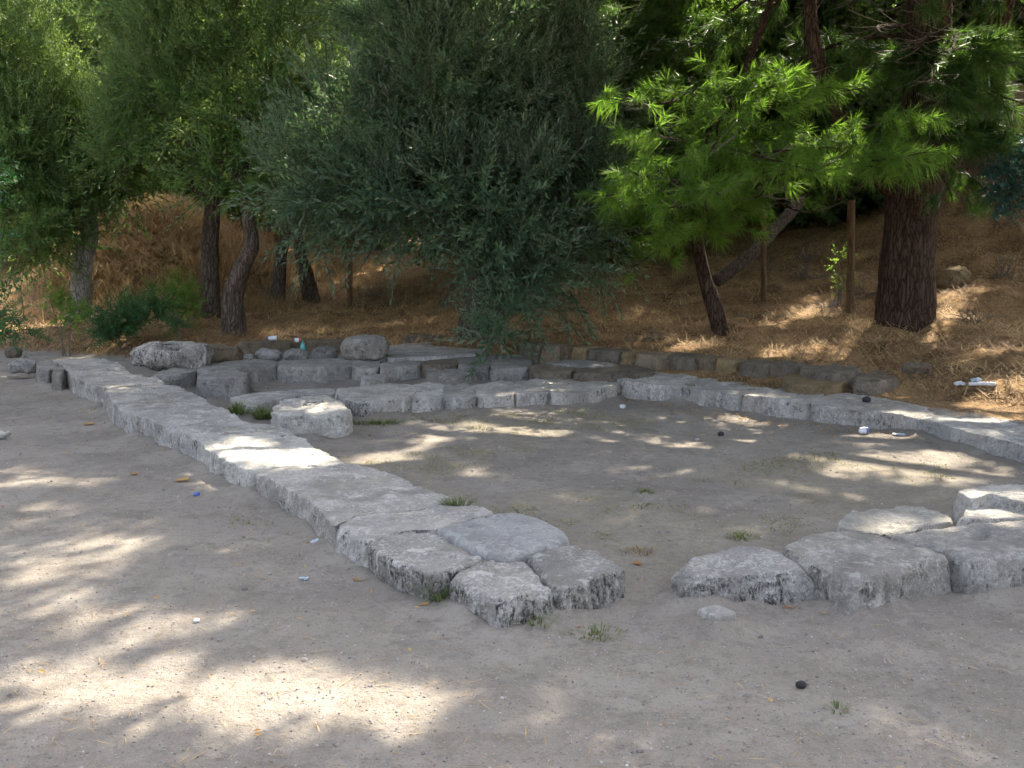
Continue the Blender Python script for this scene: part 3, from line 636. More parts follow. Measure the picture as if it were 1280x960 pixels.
def crown(P, D, sc, T, var, mats, name, root):
    """P,D,sc: shoots; T: list of templates"""
    k = rng.integers(0, len(T), len(P)); Vs = []; Fs = []; mi = []; vs = []; o = 0
    for i, (tv, tf, tm) in enumerate(T):
        m = k == i
        if not m.any(): continue
        V, F = spread(tv, tf, P[m], frames(D[m], rng.uniform(0, 6.28, m.sum())), sc[m])
        Vs.append(V); Fs.append(F + o); o += len(V); mi.append(np.tile(tm, m.sum())); vs.append(np.repeat(var[m], len(tv)) + rng.uniform(-.15, .15, len(V)) + np.tile(.55 * (tv[:, 2] - .55), m.sum()))  # leaves tinted lighter toward the shoot tips: sky light put into the colour
    return child(name, np.concatenate(Vs), np.concatenate(Fs), mats, root, smooth=False, mi=np.concatenate(mi), var=np.clip(np.concatenate(vs), 0, 1))
def shoots(blobs, n, up=.8, seed=0, shell=(.7, 1.05), hole=.15, gaps=False, gmin=3.6, len_=(.35, .6), jit=.45, dens=1.4, sub=0):
    r = np.random.default_rng(seed)
    C = np.array([b[:3] for b in blobs]); Rr = np.array([b[3:6] for b in blobs])
    w = (Rr[:, 0] * Rr[:, 1] + Rr[:, 0] * Rr[:, 2] + Rr[:, 1] * Rr[:, 2]); w /= w.sum()
    if sub:                                    # break each mass into uneven clumps
        c2, r2 = [], []
        for c_, q_, w_ in zip(C, Rr, w):
            for _ in range(max(6, int(sub * w_ * len(C)))):
                u = r.normal(size=3); u /= np.linalg.norm(u); c2.append(c_ + u * q_ * r.uniform(.55, 1.0)); r2.append(q_ * r.uniform(.2, .43) * [1, 1, r.uniform(.8, 1.5)])
        Cs, Rs = np.array(c2), np.array(r2); ws = Rs.prod(1) ** .67; ws /= ws.sum()
        k = r.choice(len(Cs), int(n * 1.7), p=ws); big = (C, Rr); C0, R0 = C, Rr; C, Rr = Cs, Rs
    else: k = r.choice(len(C), int(n * 1.7), p=w); C0, R0 = C, Rr
    U = r.normal(size=(len(k), 3)); U /= np.linalg.norm(U, axis=1, keepdims=True)
    P = C[k] + U * Rr[k] * r.uniform(*shell, (len(k), 1))
    keep = fbm(P * dens, 60 + seed, 3) > -hole * 3 + .0
    # not deep inside another blob
    for c, q in zip(C0, R0): keep &= (((P - c) / q) ** 2).sum(1) > .16
    if gaps:
        g_ = in_gap(P, .3, seed) & (P[:, 2] > gmin); keep &= ~g_
    keep &= P[:, 2] > hz(P[:, 0], P[:, 1]) + .05
    P, U = P[keep][:n], U[keep][:n]
    D = U * .75 + np.array([0, 0, up]) + r.normal(size=U.shape) * jit * .5
    sc = r.uniform(*len_, len(P))
    var = np.clip(.45 + .45 * fbm(P * 1.3, 70 + seed, 2) + r.normal(size=len(P)) * .15, 0, 1)
    return P, D, sc, var

def tree(name, label, cat, group, trunk_pts, trunk_r, limbs, bark, rough=.12, n=14):
    root = empty(name, trunk_pts[0]); tag(root, label, cat, group)
    tp = np.array(trunk_pts, float).copy(); tp[0][2] -= .15
    f0 = tp[0] + (tp[1] - tp[0]) * .22 * min(1, .45 / max(.1, np.linalg.norm(tp[1] - tp[0])) + .3); tp = np.insert(tp, 1, f0, 0); trunk_r = [trunk_r[0] * 1.22, trunk_r[0] * .97] + list(trunk_r[1:])
    V, F = tube(tp, trunk_r, n, hash(label) % 1000 if False else len(label), rough, 7)
    child('trunk', V, F, bark, root)
    for pts, rad in limbs:
        V, F = tube(pts, rad, 7, 3, .08, 9); child('limb', V, F, bark, root)
    return root
def limb(a, b, r0, r1=.012, sag=.12, seed=0):
    a = np.asarray(a, float); b = np.asarray(b, float); r = np.random.default_rng(seed); L = np.linalg.norm(b - a)
    pts = [a + (b - a) * t + r.normal(size=3) * L * .05 * (0 < t < 1) + np.array([0, 0, sag * L * math.sin(t * math.pi)]) for t in (0, .35, .7, 1)]
    return pts, [r0, r0 * .7 + r1 * .3, r0 * .35 + r1 * .65, r1]

def olive(label, base, trunk, tr, blobs, n, seed, mat='olive', group='olive trees', gaps=True, up=1.1, len_=(.24, .5), inner=True, gmin=3.6, bark='obark', hole=.1, name='olive_tree'):
    top = np.array(trunk[-1])
    L = [limb(np.array(trunk[-1 if k % 2 else -2]), b[:3], tr[-1] * .7, .012, .05, seed + k) for k, b in enumerate(blobs[:9])]
    root = tree(name, label, 'tree', group, trunk, tr, L, M[bark])
    P, D, sc, var = shoots(blobs, n, up, seed, gaps=gaps, gmin=gmin, len_=len_, hole=hole, sub=13, shell=(.45, 1.05), dens=1.1)
    if inner:
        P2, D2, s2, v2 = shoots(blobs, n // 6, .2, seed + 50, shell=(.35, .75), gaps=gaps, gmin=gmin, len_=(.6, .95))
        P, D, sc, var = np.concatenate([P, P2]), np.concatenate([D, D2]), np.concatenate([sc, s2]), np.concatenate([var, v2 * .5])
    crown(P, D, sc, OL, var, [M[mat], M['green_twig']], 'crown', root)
    return root
def copies(root, spots):
    for loc, rz, s, label in spots:
        r = root.copy(); COL.objects.link(r); r.location = tuple(float(c) for c in loc); r.rotation_euler = (0, 0, rz); r.scale = (s, s, s); r['label'] = label
        for ch in list(root.children):
            c = ch.copy(); COL.objects.link(c); c.parent = r

# blob list from picture spots: (px, py, depth, rx, ry, rz)
def blobs(l): return [(*far(u, v, y), a_, b_, c_) for u, v, y, a_, b_, c_ in l]

# --- the big olive in the middle, boughs hanging to the stones
B = blobs([(450, 180, 12.6, 1.0, .9, .9), (560, 110, 12.4, 1.1, 1.0, 1.0), (650, 150, 12.6, 1.0, .9, 1.0), (520, 240, 12.2, .9, .8, .75), (410, 250, 12.6, .6, .6, .55), (620, 260, 12.0, .95, .8, .8), (700, 240, 12.4, .75, .8, 1.0), (640, 345, 11.7, .46, .45, .5), (622, 405, 11.5, .24, .25, .38), (697, 335, 12.0, .42, .4, .5), (545, 255, 12.3, .42, .45, .4), (500, 20, 12.8, 1.1, 1.1, .9), (620, 10, 12.8, 1.2, 1.1, 1.0), (560, -90, 13.2, 1.5, 1.4, 1.1), (720, 110, 12.9, .6, .7, .8), (745, 265, 12.5, .32, .4, .8)])
bx = stand(590, 13.0)
olive('large grey green olive in the middle with boughs hanging to the stones', bx, [bx, bx + [.1, 0, .7], bx + [.05, .05, 1.4], bx + [-.1, 0, 2.3]], [.24, .19, .16, .12], B, 14000, 11)
# --- the left group
def otr(label, pxs, y, r, bl, n, seed, **k):
    pts = [stand(pxs[0][0], y)] + [far(u, v, y) for u, v in pxs[1:]]
    return olive(label, pts[0], pts, r, blobs(bl), n, seed, **k)
otr('olive with a leaning forked trunk left of the path', [(290, 402), (291, 372), (301, 340), (315, 305), (310, 268), (303, 225)], 14.4, [.19, .14, .12, .105, .09, .08],
    [(330, 160, 14.4, 1.0, 1.0, .8), (260, 120, 14.6, 1.2, 1.1, 1.0), (340, 60, 14.8, 1.3, 1.2, 1.0), (300, 215, 14.2, .7, .7, .45), (370, 130, 14.8, .8, .9, .9), (250, 10, 14.8, 1.3, 1.2, 1.0), (330, -80, 15, 1.8, 1.6, 1.2), (175, 165, 14.6, .65, .7, .65), (350, 230, 14.3, .4, .4, .3)], 10000, 21, mat='olive_far')
otr('olive with a dark straight trunk before the dry mound', [(263, 360), (262, 310), (266, 260), (266, 210)], 16.5, [.18, .135, .125, .1],
    [(160, 110, 16.2, 1.3, 1.2, 1.1), (110, 60, 16.2, 1.3, 1.2, 1.2), (210, 50, 16.4, 1.3, 1.2, 1.2), (135, 212, 15.8, .75, .8, .65), (60, 120, 16, 1.1, 1.1, 1.2), (130, -40, 16.5, 1.9, 1.6, 1.2)], 10000, 22, mat='olive_far')
otr('far left olive with a slanting pale grey trunk', [(95, 378), (104, 330), (112, 290), (105, 240)], 15.6, [.19, .15, .13, .12],
    [(60, 230, 15.4, 1.1, 1.0, .7), (20, 180, 15.2, 1.1, 1.0, .9), (110, 180, 15.6, .9, .9, .7), (30, 290, 15.0, .9, .8, .55), (-30, 100, 15.2, 1.3, 1.2, 1.3), (30, 20, 15.6, 1.4, 1.2, 1.1), (-60, -60, 15.6, 1.8, 1.5, 1.2), (75, 300, 15.2, .45, .5, .35)], 9500, 23, mat='olive_far', bark='wbark')
o4 = otr('slim olive beside the sunlit path, straight leaning trunk', [(345, 375), (350, 330), (356, 290), (362, 240)], 17.5, [.15, .11, .1, .08],
    [(370, 200, 17.6, .9, .9, .6), (420, 160, 17.8, 1.1, 1.0, .8), (330, 130, 18, 1.1, 1.0, .9), (400, 80, 18, 1.3, 1.2, 1.0), (370, -20, 18, 1.6, 1.5, 1.2)], 6000, 24, mat='olive_far')
otr('small olive with a curved trunk bending over the path', [(393, 357), (380, 335), (374, 310), (372, 280), (380, 240)], 18.4, [.17, .12, .1, .09, .07],
    [(400, 240, 18.6, .7, .7, .45), (450, 200, 18.8, 1.0, .9, .8), (480, 120, 19, 1.3, 1.1, 1.0), (440, 40, 19, 1.4, 1.3, 1.1)], 5000, 25)
# far belt of trees behind everything
def stand_xy(x, y): return np.array([x, y, hz1(x, y)])
belt = [(-40, 24, 'leftmost dark tree in the belt behind the dry mound'), (110, 25.5, 'dark tree of the far belt behind the straight trunked olive'), (300, 26.5, 'dark tree of the far belt above the sunlit path'), (470, 25, 'dark tree of the far belt behind the big olive crown'),
        (640, 20, 'dark tree of the far belt between big olive and young pine'), (760, 19.5, 'dark tree of the far belt left of the young pine top'), (880, 20.5, 'dark tree of the far belt behind the young pine top'), (1000, 20, 'dark tree of the far belt left of the big pine trunk'), (1120, 20.5, 'dark tree of the far belt hidden by the big pine trunk'), (1230, 20.5, 'dark tree of the far belt right of the big pine trunk'), (1350, 19.5, 'rightmost dark tree in the belt behind the right bank')]
protos = []
for k, (px, y, lb) in enumerate(belt):
    b0 = stand(px, y); rb = np.random.default_rng(900 + k); lo = 1.3 if y > 22 else .5
    bl = [(b0[0] + rb.normal() * .7, y + rb.normal() * .5, b0[2] + lo + .3 + h_, rb.uniform(1.2, 1.7), rb.uniform(1.0, 1.4), rb.uniform(.9, 1.3)) for h_ in (.2, .6, 1.6, 2.6, 3.6, 4.7, 5.8)]
    tp = [b0, b0 + [.1, 0, 1.2], b0 + [0, .1, 2.6], b0 + [.1, 0, 4.2]]
    rt = tree('broadleaf_tree', lb, 'tree', 'dark trees of the far belt', tp, [.2, .16, .13, .08], [limb(np.array(tp[2]), b[:3], .07, .015, .05, k) for b in bl[2:6]], M['obark'])
    P, D, sc, var = shoots(bl, 4200, .5, 910 + k, shell=(.3, 1.1), hole=.5, gaps=True, gmin=1.0, len_=(.5, .85))
    crown(P, D, sc, BR, var, [M['dusk_leaf'], M['twig']], 'crown', rt); protos.append(rt)
k = 0
for px, y, lb in [(20, 31, 'dark tree farthest back at the left'), (210, 32, 'dark tree farthest back above the dry mound'), (390, 33, 'dark tree farthest back above the path'), (560, 31, 'dark tree farthest back behind the big olive'), (700, 26, 'dark tree farthest back left of the young pine'), (830, 27, 'dark tree farthest back behind the young pine'), (950, 26, 'dark tree farthest back between the pines'), (1070, 27, 'dark tree farthest back left of the thick trunk'), (1190, 26, 'dark tree farthest back right of the thick trunk'), (1310, 26, 'dark tree farthest back at the right'), (890, 31, 'dark tree of the last row glimpsed above the young pine'), (1010, 31, 'dark tree of the last row left of the thick pine'), (1240, 31, 'dark tree of the last row at the upper right')]:
    copies(protos[k % len(protos)], [(stand(px, y) - [0, 0, .6], k * 1.3, 1.35, lb)]); k += 1
# low dark bushes closing the view under the far crowns
def bush(label, bl, n, mat, T, seed, len_=(.3, .5), up=.3, name='bush', cat='bush', group=None, gaps=False, hole=.3, px=None):
    b0 = np.array(bl[0]); b0[0] = b0[0] if px is None else (px - 640) / FPX * b0[1]; z0 = hz1(b0[0], b0[1]); root = empty(name, (b0[0], b0[1], z0)); tag(root, label, cat, group)
    st = [tube([(b0[0] + .05 * k, b0[1], z0 - .05), (b0[0] + .4 * (b[0] - b0[0]), b0[1], z0 + .5 * max(.05, b[2] - z0)), b[:3]], [.014, .01, .005], 5) for k, b in enumerate(bl[:5])]
    V, F = join(st); child('stem', V, F, M['twig'], root)
    P, D, sc, var = shoots(bl, n, up, seed, len_=len_, shell=(.3, 1.05), hole=hole, gaps=gaps)
    crown(P, D, sc, T, var, [M[mat], M['green_twig']], 'foliage', root)
    return root
c = stand(225, 23.5); bush('bright yellow green leafy bush glowing behind the dry mound', blobs([(230, 240, 23.5, 1.2, .9, .8), (265, 220, 24, .9, .8, .8), (205, 215, 24, .9, .8, .8)]), 1500, 'broad', BR, 320, len_=(.3, .5), gaps=True)
bush('bright leaves of a bush seen between the pine boughs at top', blobs([(890, 60, 19, .9, .8, 1.0), (910, 20, 19.5, 1.0, .8, 1.0)]), 900, 'broad', BR, 321, len_=(.3, .45), gaps=True)
# low plants by the back left
bush('lit light green leafy sapling before the white trunk', blobs([(75, 388, 13.6, .22, .2, .14), (62, 368, 13.6, .14, .15, .12), (95, 394, 13.5, .14, .15, .1)]), 90, 'broad', BR, 330, len_=(.14, .24), group='low green plants at the back left')
bush('dark green feathery shrub left of the olive trunks', blobs([(148, 404, 13.5, .26, .25, .15), (135, 415, 13.4, .14, .2, .1), (185, 390, 13.7, .28, .25, .1)]), 260, 'shrub', FEA, 331, len_=(.22, .36), up=.5, group='low green plants at the back left')
bush('small yellow green shrub at the mound foot', blobs([(215, 372, 15, .25, .25, .2), (235, 385, 14.8, .2, .2, .12), (228, 362, 15, .15, .15, .15)]), 160, 'broad', FEA, 332, len_=(.2, .3), group='low green plants at the back left')
bush('tiny dark green plant beside the olive trunk foot', blobs([(222, 405, 13.4, .12, .12, .06)]), 40, 'shrub', FEA, 333, len_=(.14, .2), group='low green plants at the back left')
bush('leafy branch plant with rounded leaves at the left picture edge', blobs([(-22, 340, 10.5, .2, .2, .2), (-20, 225, 10.5, .18, .2, .25), (-18, 290, 10.6, .14, .14, .3), (-18, 372, 10.4, .18, .2, .14), (-16, 405, 10.3, .2, .2, .08)]), 90, 'shrub', BR, 334, len_=(.2, .32), px=-160)
bush('drooping green plant low at the left picture edge', blobs([(4, 400, 9.9, .22, .15, .06), (22, 412, 9.9, .16, .1, .05), (-12, 398, 10.0, .2, .2, .1)]), 60, 'shrub', FEA, 335, len_=(.18, .28), up=-.2, px=-150)
bush('blue green shrub at the right picture edge under the pine', blobs([(1275, 225, 11, .32, .3, .18), (1255, 250, 11, .2, .2, .12), (1300, 200, 11, .4, .3, .3), (1262, 205, 11, .2, .2, .12)]), 330, 'teal', BR, 336, len_=(.14, .24), up=.1, px=1345)
bush('thin yellow green sapling left of the second stake', blobs([(1050, 325, 14.0, .1, .1, .14), (1055, 350, 14, .08, .08, .12)]), 24, 'broad', BR, 337, len_=(.12, .18))

# ------------------------------------------------------------------ pines
def tuft(n, L, w, seed, back=.14):
    r = np.random.default_rng(seed); V = []; F = []
    for k in range(n):
        z0 = -back * r.uniform(0, 1) ** 1.2; a_ = math.radians(r.uniform(18, 62)); phi = r.uniform(0, 2 * math.pi)
        d = np.array([math.sin(a_) * math.cos(phi), math.sin(a_) * math.sin(phi), math.cos(a_)]); l = L * r.uniform(.75, 1.1)
        s = np.cross(d, r.normal(size=3)); s /= np.linalg.norm(s); o = len(V)
        b = np.array([0, 0, z0]); V += [b + s * w / 2, b - s * w / 2, b + d * l]; F.append([o, o + 1, o + 2])
    return np.array(V), np.array(F)
TU = [tuft(40, .19, .0085, s, .11) for s in (1, 2, 3)]
TUB = [tuft(34, .27, .022, s, .28) for s in (4, 5, 6)]
def needles(P, D, sc, T, var, mat, name, root, droop=.028, stems=None):
    k = rng.integers(0, len(T), len(P)); Vs = []; Fs = []; vs = []; o = 0
    for i, (tv, tf) in enumerate(T):
        m = k == i
        if not m.any(): continue
        V, F = spread(tv, tf, P[m], frames(D[m], rng.uniform(0, 6.28, m.sum())), sc[m])
        V[2::3, 2] -= droop * rng.uniform(.5, 1.4, len(V[2::3]))
        Vs.append(V); Fs.append(F + o); o += len(V); vs.append(np.repeat(var[m], len(tv)) + rng.uniform(-.2, .2, len(V)))
    F = [np.concatenate(Fs)]; mi = [np.zeros(len(F[0]))]; mats = [M[mat]]
    if stems:
        SV, SF = join(stems); F.append(np.concatenate([SF[k] for k in range(len(SF)) if SF[k].shape[1] == 4]) + o); mi.append(np.ones(len(F[-1]))); Vs.append(SV); vs.append(np.full(len(SV), .5)); mats.append(M['twig'])
    return child(name, np.concatenate(Vs), F, mats, root, smooth=False, mi=np.concatenate(mi), var=np.clip(np.concatenate(vs), 0, 1))
def bough(a, b, seed, sag=-.05, r0=.03, step=.18, tw=(.22, .52), tstep=.16):
    """limb from a to b with side twigs; returns limb, twig tubes, tuft places"""
    r = np.random.default_rng(seed); a = np.asarray(a, float); b = np.asarray(b, float); L = np.linalg.norm(b - a); ax = (b - a) / L
    lm = limb(a, b, r0, .006, sag, seed); pts = np.array(lm[0])
    n = max(4, int(L / step)); P = []; D = []; ST = []
    lat = np.cross(ax, [0, 0, 1.0]); lat /= np.linalg.norm(lat) + 1e-9
    for k in range(n):
        t = .22 + .78 * (k + r.uniform(0, 1)) / n
        q = np.array([catmull(pts[:, c], np.array([t * 3 - 1e-6]))[0] for c in range(3)])
        sd = 1 if k % 2 else -1; l = r.uniform(*tw) * (1.15 - .7 * t) * 1.2 + .06
        d = ax * r.uniform(.5, .9) + lat * sd * r.uniform(.5, 1.1) + np.array([0, 0, r.uniform(-.55, .45)]); d /= np.linalg.norm(d)
        e = q + d * l + np.array([0, 0, .04])
        ST.append(tube([q, (q + e) / 2 - [0, 0, .02], e], [.006, .004, .003], 4, cap=False))
        m = max(1, int(l / tstep))
        for i in range(m + 1):
            f = 1 - i * tstep / l * .85
            if f < .2: break
            P.append(q + (e - q) * f + r.normal(size=3) * .012); D.append(d + r.normal(size=3) * .35 + np.array([0, 0, -.1 if i else .1]))
    P.append(b); D.append(ax)
    return lm, ST, P, D
# --- the leaning young pine
yb = np.array(gnd(905, 415)); Y0 = yb[1]
pts = [yb, far(893, 385, Y0), far(880, 345, Y0), far(872, 290, Y0), far(882, 215, Y0), far(915, 130, Y0), far(950, 40, Y0 + .1), far(985, -60, Y0 + .2)]
tr = [.125, .10, .085, .075, .065, .055, .045, .03]
tips = [(758, 122, 10.6), (752, 245, 10.8), (790, 215, 10.2), (815, 165, 10.6), (840, 290, 10.8), (905, 250, 9.9), (960, 230, 10.2), (1010, 185, 9.9), (1160, 190, 10.0), (1120, 150, 10.4), (1100, 210, 10.3), (1050, 225, 10.0), (1040, 110, 10.2), (980, 95, 10.4), (900, 170, 10.0), (870, 110, 10.8), (1175, 195, 10.2), (940, 265, 11.2), (1150, 150, 10.4), (1080, 110, 10.6), (1000, 130, 10.2), (1085, 228, 11.0), (1020, 215, 9.8), (1130, 195, 10.0), (830, 260, 10.4), (770, 255, 10.9), (800, 305, 11.8), (790, 335, 12.0), (860, 240, 10.4), (930, 150, 10.2), (830, 225, 10.9), (990, 250, 10.8)]
ST, P, D, L = [], [], [], []
PT = np.array(pts)
for k, (u, v, y) in enumerate(tips):
    b = far(u, v, y)
    cand = PT[3:7]; c = np.argmin(np.abs(cand[:, 2] - (b[2] - .15)) + .2 * rng.random(len(cand))); a0 = cand[c]
    lm, st, p, d = bough(a0, b, 400 + k, sag=.05, r0=.024)
    L.append(lm); ST += st; P += p; D += d
P, D = np.array(P), np.array(D); keep = fbm(P * 2.3, 95, 2) > -.22; P, D = P[keep], D[keep]
root = tree('young_pine_tree', 'leaning young pine with bright green drooping needles at the bank foot', 'tree', None, pts, tr, L, M['pbark'])
needles(P, D, rng.uniform(.85, 1.2, len(P)), TU, np.clip(.5 + .5 * fbm(P * 1.6, 90, 2), 0, 1), 'needle', 'crown', root, .055, ST)
# --- the big pine: trunk, limbs, hanging boughs, and the wide crown overhead that shades the court
by = 12.3; bb = stand(1133, by)
pts = [bb, far(1134, 330, by), far(1137, 280, by), far(1142, 240, by), far(1155, 150, by), far(1160, 40, by), far(1165, -120, by), far(1150, -300, by)]
tr = [.37, .31, .30, .33, .27, .25, .23, .15]
cc = np.array([bb[0] - .2, by + 1.9, 0])
L = []; 
fork = np.array(far(1150, 215, by))
L.append(([fork + [0, 0, -.2], far(1200, 170, by), far(1240, 60, by + .3), far(1290, -140, by + .8)], [.21, .17, .14, .09]))
L.append(([fork + [-.05, 0, -.25], far(1105, 225, by - .1), far(1060, 170, by - .1), far(1018, 60, by - .2), far(1010, -60, by)], [.2, .13, .1, .09, .07]))
top = np.array(pts[-1]); r = np.random.default_rng(5)
for k in range(16):
    th = k * 2.4; q = cc + [math.cos(th) * r.uniform(3, 6.3), math.sin(th) * r.uniform(3, 6.3), r.uniform(6.2, 8.5)]
    L.append(limb(np.array(pts[-2]) * (1 - k / 16) + top * (k / 16), q, .11, .02, .08, 700 + k))
ST, P, D = [], [], []
for k, (u, v, y, o) in enumerate([(690, 20, 14, 6), (660, 60, 14.5, 6), (760, 75, 13.8, 6), (820, 30, 13.2, 6), (735, -10, 14, 6), (845, 100, 13, 5), (880, 70, 13.2, 6), (1000, 20, 12.4, 6), (1100, 40, 11.3, 5), (1080, 90, 12, 5), (1230, 120, 11.2, 5), (1275, 60, 11.4, 5), (1215, 60, 11, 5), (1265, 180, 11.4, 4), (1190, 245, 11.6, 4), (1220, 190, 11, 4), (1280, 130, 10.8, 5), (1180, 100, 11.4, 5), (1190, 20, 11, 6), (1260, 5, 11.2, 6), (1240, 250, 12.6, 4), (950, -10, 12.5, 6), (1130, 0, 11.2, 6), (1290, 230, 12, 4), (1150, 60, 10.8, 5), (1185, 130, 10.9, 5), (1120, 20, 10.6, 6), (1210, 0, 10.6, 6), (1165, 100, 11.0, 5), (1240, 90, 10.8, 5), (1180, 170, 11.0, 4), (1280, 20, 10.8, 6), (1060, 10, 11.6, 6)]):
    a0 = PT[0] * 0 + np.array(pts[o]) if o < len(pts) else top
    lm, st, p, d = bough(a0, far(u, v, y), 800 + k, sag=.04, r0=.035, step=.12, tw=(.3, .6), tstep=.1)
    L.append(lm); ST += st; P += p; D += d
root = tree('big_pine_tree', 'massive old pine with a thick furrowed trunk on the right bank', 'tree', None, pts, tr, L, M['pbark'], rough=.07, n=28)
P, D = np.array(P), np.array(D); keep = ~in_gap(P, .2); P, D = P[keep], D[keep]
needles(P, D, rng.uniform(1.0, 1.5, len(P)), TU, np.clip(.4 + .5 * fbm(P * 1.2, 91, 2), 0, 1), 'needle_dark', 'bough_needles', root, .055, ST)
r = np.random.default_rng(17); n = 24000
th = r.uniform(0, 2 * math.pi, n); rr = 8.8 * np.sqrt(r.uniform(0, 1, n))
P = np.stack([cc[0] + rr * np.cos(th), cc[1] + rr * np.sin(th), 0 * th], 1)
P[:, 2] = r.uniform(5.6, 9.8, n) - 1.8 * (rr / 8.8) ** 2 + .8 * fbm(P * .5, 33, 2)
P[:, 2] = np.maximum(P[:, 2], 2.6 + .28 * P[:, 1])
keep = ~in_gap(P, .34); P = P[keep]
D = np.stack([P[:, 0] - cc[0], P[:, 1] - cc[1], 3 + r.normal(size=len(P)) * 2], 1) + r.normal(size=P.shape) * 2
needles(P, D, r.uniform(.9, 1.4, len(P)), TUB, np.clip(.4 + .5 * fbm(P * 1.2, 92, 2), 0, 1), 'needle_dark', 'crown', root, .06)

# ------------------------------------------------------------------ stakes, log, dead wood
def stake(label, px, pyb, pyt, y, w):
    b = stand(px, y); t = far(px + 1, pyt, y); V, F = tube([b - [0, 0, .1], (b + t) / 2, t], [w / 2, w / 2 * .97, w / 2 * .9], 8, 3, .06, 12)
    o = mesh('wooden_stake', V, F, M['wood'], loc=b); tag(o, label, 'stake', 'wooden stakes among the trees')
stake('brown wooden stake under the left edge of the big olive', 437, 375, 300, 17.2, .085)
stake('thin wooden stake behind the leaning young pine', 954, 355, 262, 14.6, .08)
stake('wooden stake in front of the bank, left of the big pine', 1063, 380, 250, 13.4, .11)
V, F = tube([far(895, 352, 14.6), far(930, 325, 14.8), far(965, 290, 15.2), far(1003, 250, 15.6)], [.09, .1, .095, .085], 12, 5, .1, 7)
tag(mesh('leaning_log', V, F, M['obark'], loc=stand(895, 14.6)), 'dark dead log leaning up the bank behind the young pine', 'log')
def twigs(label, px, py, n, L, seed, mat='twig', up=.35, name='dead_branch', r0=.012):
    r = np.random.default_rng(seed); g0 = gnd(px, py); parts = []
    for k in range(n):
        d = r.normal(size=3); d[2] = abs(d[2]) * up; d /= np.linalg.norm(d); l = L * r.uniform(.5, 1.1); a0 = g0 + np.array([*r.normal(size=2) * .08, .02])
        parts.append(tube([a0, a0 + d * l * .5 + r.normal(size=3) * .04, a0 + d * l + np.array([0, 0, -.03])], [r0, r0 * .7, r0 * .3], 5))
    V, F = join(parts); tag(mesh(name, V, F, M[mat], loc=g0), label, 'dead branch', 'dead branches on the ground')
twigs('pale bare branch lying in the sun between young and big pine', 1035, 385, 7, .45, 1, 'wbark', r0=.014)
twigs('small twig heap left of the young pine foot', 815, 428, 9, .3, 2)
twigs('bare dead stems under the hanging olive boughs', 560, 385, 10, .5, 3, up=1.2)
twigs('dark fallen branches behind the forked olive', 315, 345, 12, .6, 4, 'obark')
twigs('dry twiggy stems on the shady bank behind the stake', 1010, 330, 22, .6, 5, up=2.0, r0=.006)
twigs('dry twiggy stems right of the leaning log', 960, 340, 18, .5, 6, up=2.0, r0=.006)
twigs('fallen twigs on the needles below the big pine', 960, 400, 7, .4, 8, up=.2, r0=.009)
for k, (px, py, n_, l_, lb) in enumerate([(690, 385, 26, .5, 'dry twig tangle on the bank right of the hanging olive boughs'), (760, 372, 22, .45, 'dry twig tangle left of the young pine trunk'), (1005, 350, 30, .5, 'thick dry twig tangle between the stakes'), (1085, 372, 20, .4, 'dry twig tangle left of the big pine foot'), (1215, 405, 18, .4, 'dry twigs on the needles right of the big pine'), (1255, 350, 24, .5, 'dry stems below the big brown boulder'), (330, 372, 26, .5, 'dry stems between the forked olive and the slim olive'), (470, 372, 18, .4, 'dry stems right of the stake by the path'), (60, 400, 18, .4, 'dry stems under the far left olive')]):
    twigs(lb, px, py, n_, l_, 40 + k, up=1.0, r0=.006)
twigs('white bare twig at the left of the hanging olive boughs', 490, 385, 5, .3, 9, 'wbark', up=1, r0=.008)

# ------------------------------------------------------------------ grass, litter, gravel
def blades(P, L, w, lean, seed):
    r = np.random.default_rng(seed); n = len(P); th = r.uniform(0, 2 * np.pi, n); d = np.stack([np.cos(th), np.sin(th)], 1)
    s = np.stack([-d[:, 1], d[:, 0], 0 * th], 1) * (w / 2)[:, None]
    k = lean * r.uniform(.2, 1.3, n)
    m1 = P + np.column_stack([d * (L * .45 * k)[:, None], L * .55]); m2 = P + np.column_stack([d * (L * k)[:, None], L * np.clip(1.05 - .5 * k, .15, 1)])
    V = np.stack([P - s, P + s, m1 + s * .7, m1 - s * .7, m2], 1).reshape(-1, 3); o = np.arange(n) * 5
    return V, [np.stack([o, o + 1, o + 2, o + 3], 1), np.stack([o + 3, o + 2, o + 4], 1)]
def grass(label, px, py, rad, n, L, mat='grass', seed=0, cat='grass tuft', name='grass_tuft', group='small grass tufts', base=None, lean=.5):
    g0 = gnd(px, py) if base is None else base; r = np.random.default_rng(seed); th = r.uniform(0, 6.28, n); q = np.column_stack([np.cos(th), np.sin(th)]) * (r.uniform(0, 1, n) ** .75)[:, None] * np.array(rad) * .8; n_ = n
    P = np.column_stack([g0[0] + q[:, 0], g0[1] + q[:, 1], hz(g0[0] + q[:, 0], g0[1] + q[:, 1]) - .005])
    if base is not None: P[:, 2] = base[2] - .01
    V, F = blades(P, L * r.uniform(.4, 1.2, n), np.full(n, .0038 + .0004 * g0[1]), lean + .5, seed)
    tag(mesh(name, V, F, M[mat], loc=g0, smooth=False, var=np.repeat(r.uniform(0, 1, n), 5)), label, cat, group)
grass('low yellow green grass tuft on the dirt before the short end block', 745, 793, (.15, .10), 150, .032, seed=1)
grass('green tuft at the foot of the near corner block', 672, 783, (.05, .05), 130, .09, seed=2)
grass('grass growing in the gap beside the undercut bulging block', 548, 752, (.05, .05), 110, .13, seed=3)
grass('grass tuft at the right edge of the wall beside the courtyard', 570, 632, (.10, .04), 120, .055, seed=4, base=on(572, 629, .14))
grass('tall green grass tuft left of the ring marked stone', 300, 520, (.12, .08), 300, .16, seed=5)
